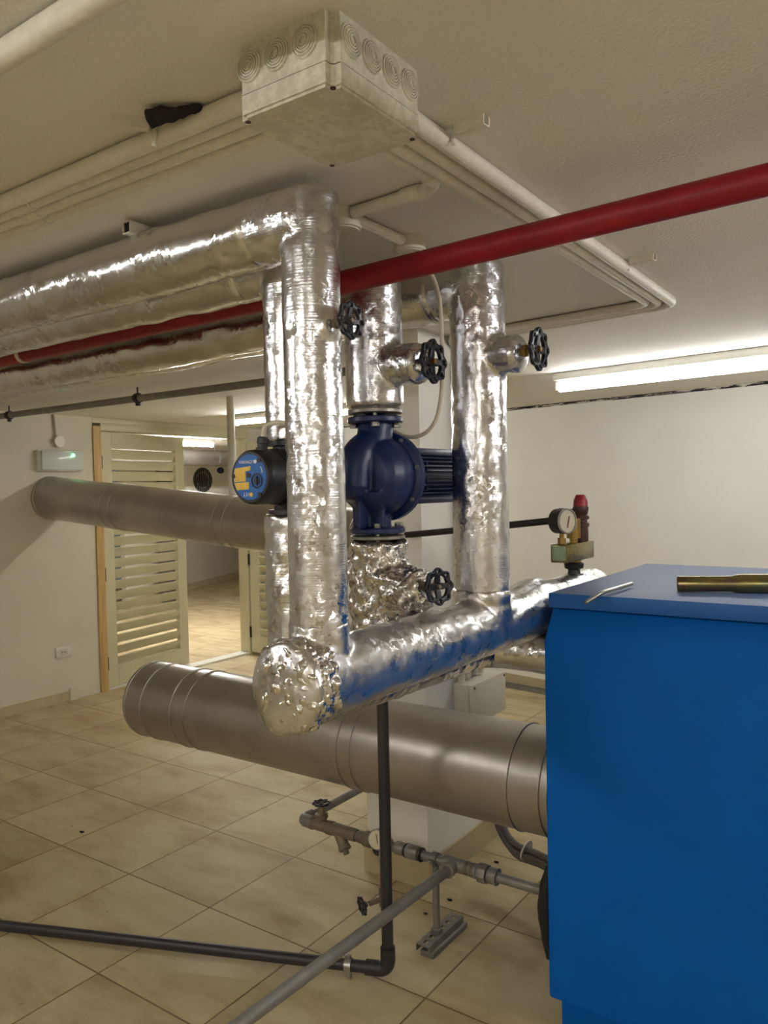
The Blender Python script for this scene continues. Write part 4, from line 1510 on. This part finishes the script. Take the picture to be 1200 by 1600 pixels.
# ------------------------------------------------------------------ things seen through the doorway
t = thing('air_conditioner_unit', 'white outdoor air conditioner unit with round fan grille, seen through the doorway', 'air conditioner', (-9.4, 8.3, 1.5))
ac = px(318, 750, X=-9.2)
bm = nb()
box(bm, (-9.55, ac.y - .32, ac.z - .28), (-9.22, ac.y + .62, ac.z + .24), .02)
obj('unit_casing', bm, 'white', t)
bm = nb()
lathe(bm, (-9.221, ac.y, ac.z), (1, 0, 0), [(0, .19), (.002, .19)], 40)
obj('fan_opening', bm, 'dark', t)
bm = nb()
for k in range(9):
    y = ac.y - .16 + k * .04
    hh = math.sqrt(max(.0004, .19 ** 2 - (y - ac.y) ** 2))
    cyl(bm, (-9.214, y, ac.z - hh), (-9.214, y, ac.z + hh), .004, 6)
for r_ in (.19, .12): lathe(bm, (-9.215, ac.y, ac.z), (1, 0, 0), [(0, r_ - .004), (.004, r_), (0, r_ + .004)], 40, cap=False)
obj('fan_grille', bm, 'galv', t)
bm = nb()
bd = px(345, 735, X=-9.21)
lathe(bm, (-9.219, bd.y, bd.z), (1, 0, 0), [(0, .05), (.003, .05)], 28)
for v in bm.verts: v.co.y = bd.y + (v.co.y - bd.y) * 1.5
bo = obj('oval_badge', bm, 'darkblue', t)
bm = nb()
box(bm, (-9.55, ac.y - .62, 0), (-9.45, ac.y - .34, ac.z + .22), .005)
tag(obj('dark_panel', bm, 'greycable'), 'dark panel beside the air conditioner, seen through the doorway', 'panel')
bm = nb()
for s in (0, .55): box(bm, (-9.9, ac.y - .15 + s, ac.z - .32), (-9.25, ac.y - .11 + s, ac.z - .28))
tag(obj('wall_bracket', bm, 'galv', smooth=False), 'steel brackets under the air conditioner beyond the doorway', 'bracket')
t = thing('ventilation_duct', 'round silvery duct under the ceiling of the room beyond the doorway', 'duct', (-8.0, 7.2, 2.08))
bm = nb()
sweep(bm, [(-8.0, 5.2, 2.09), (-8.0, 10.5, 2.09)], .105, 36)
obj('duct_tube', bm, 'flue', t)
for y in (6.0, 7.4, 8.8, 10.2):
    bm = nb()
    lathe(bm, (-8.0, y - .015, 2.09), (0, 1, 0), [(0, .107), (.03, .107)], 36, cap=False)
    cyl(bm, (-8.0, y, 2.195), (-8.0, y, H), .006, 8)
    obj('duct_hanger', bm, 'galv', t)

# debris on the floor tiles
for (x, y, r_, lab) in ((703, 1406, .008, 'small dark crumb on the floor right of the black vertical pipe'),
                        (776, 1347, .008, 'small dark crumb on the floor under the cable bundle'),
                        (128, 1300, .010, 'dark flake on the floor tiles at the left'),
                        (665, 1427, .006, 'tiny dark chip on the floor left of the support rod')):
    c = px(x, y, Z=.003)
    bm = nb()
    bmesh.ops.create_icosphere(bm, subdivisions=2, radius=r_)
    for v in bm.verts:
        v.co = V((v.co.x * 1.6, v.co.y * .8, v.co.z * .45)) * (1 + .4 * noise.noise(v.co * 200)) + V((c.x, c.y, r_ * .4))
    tag(obj('floor_debris', bm, 'dark'), lab, 'debris', 'crumbs on the floor')
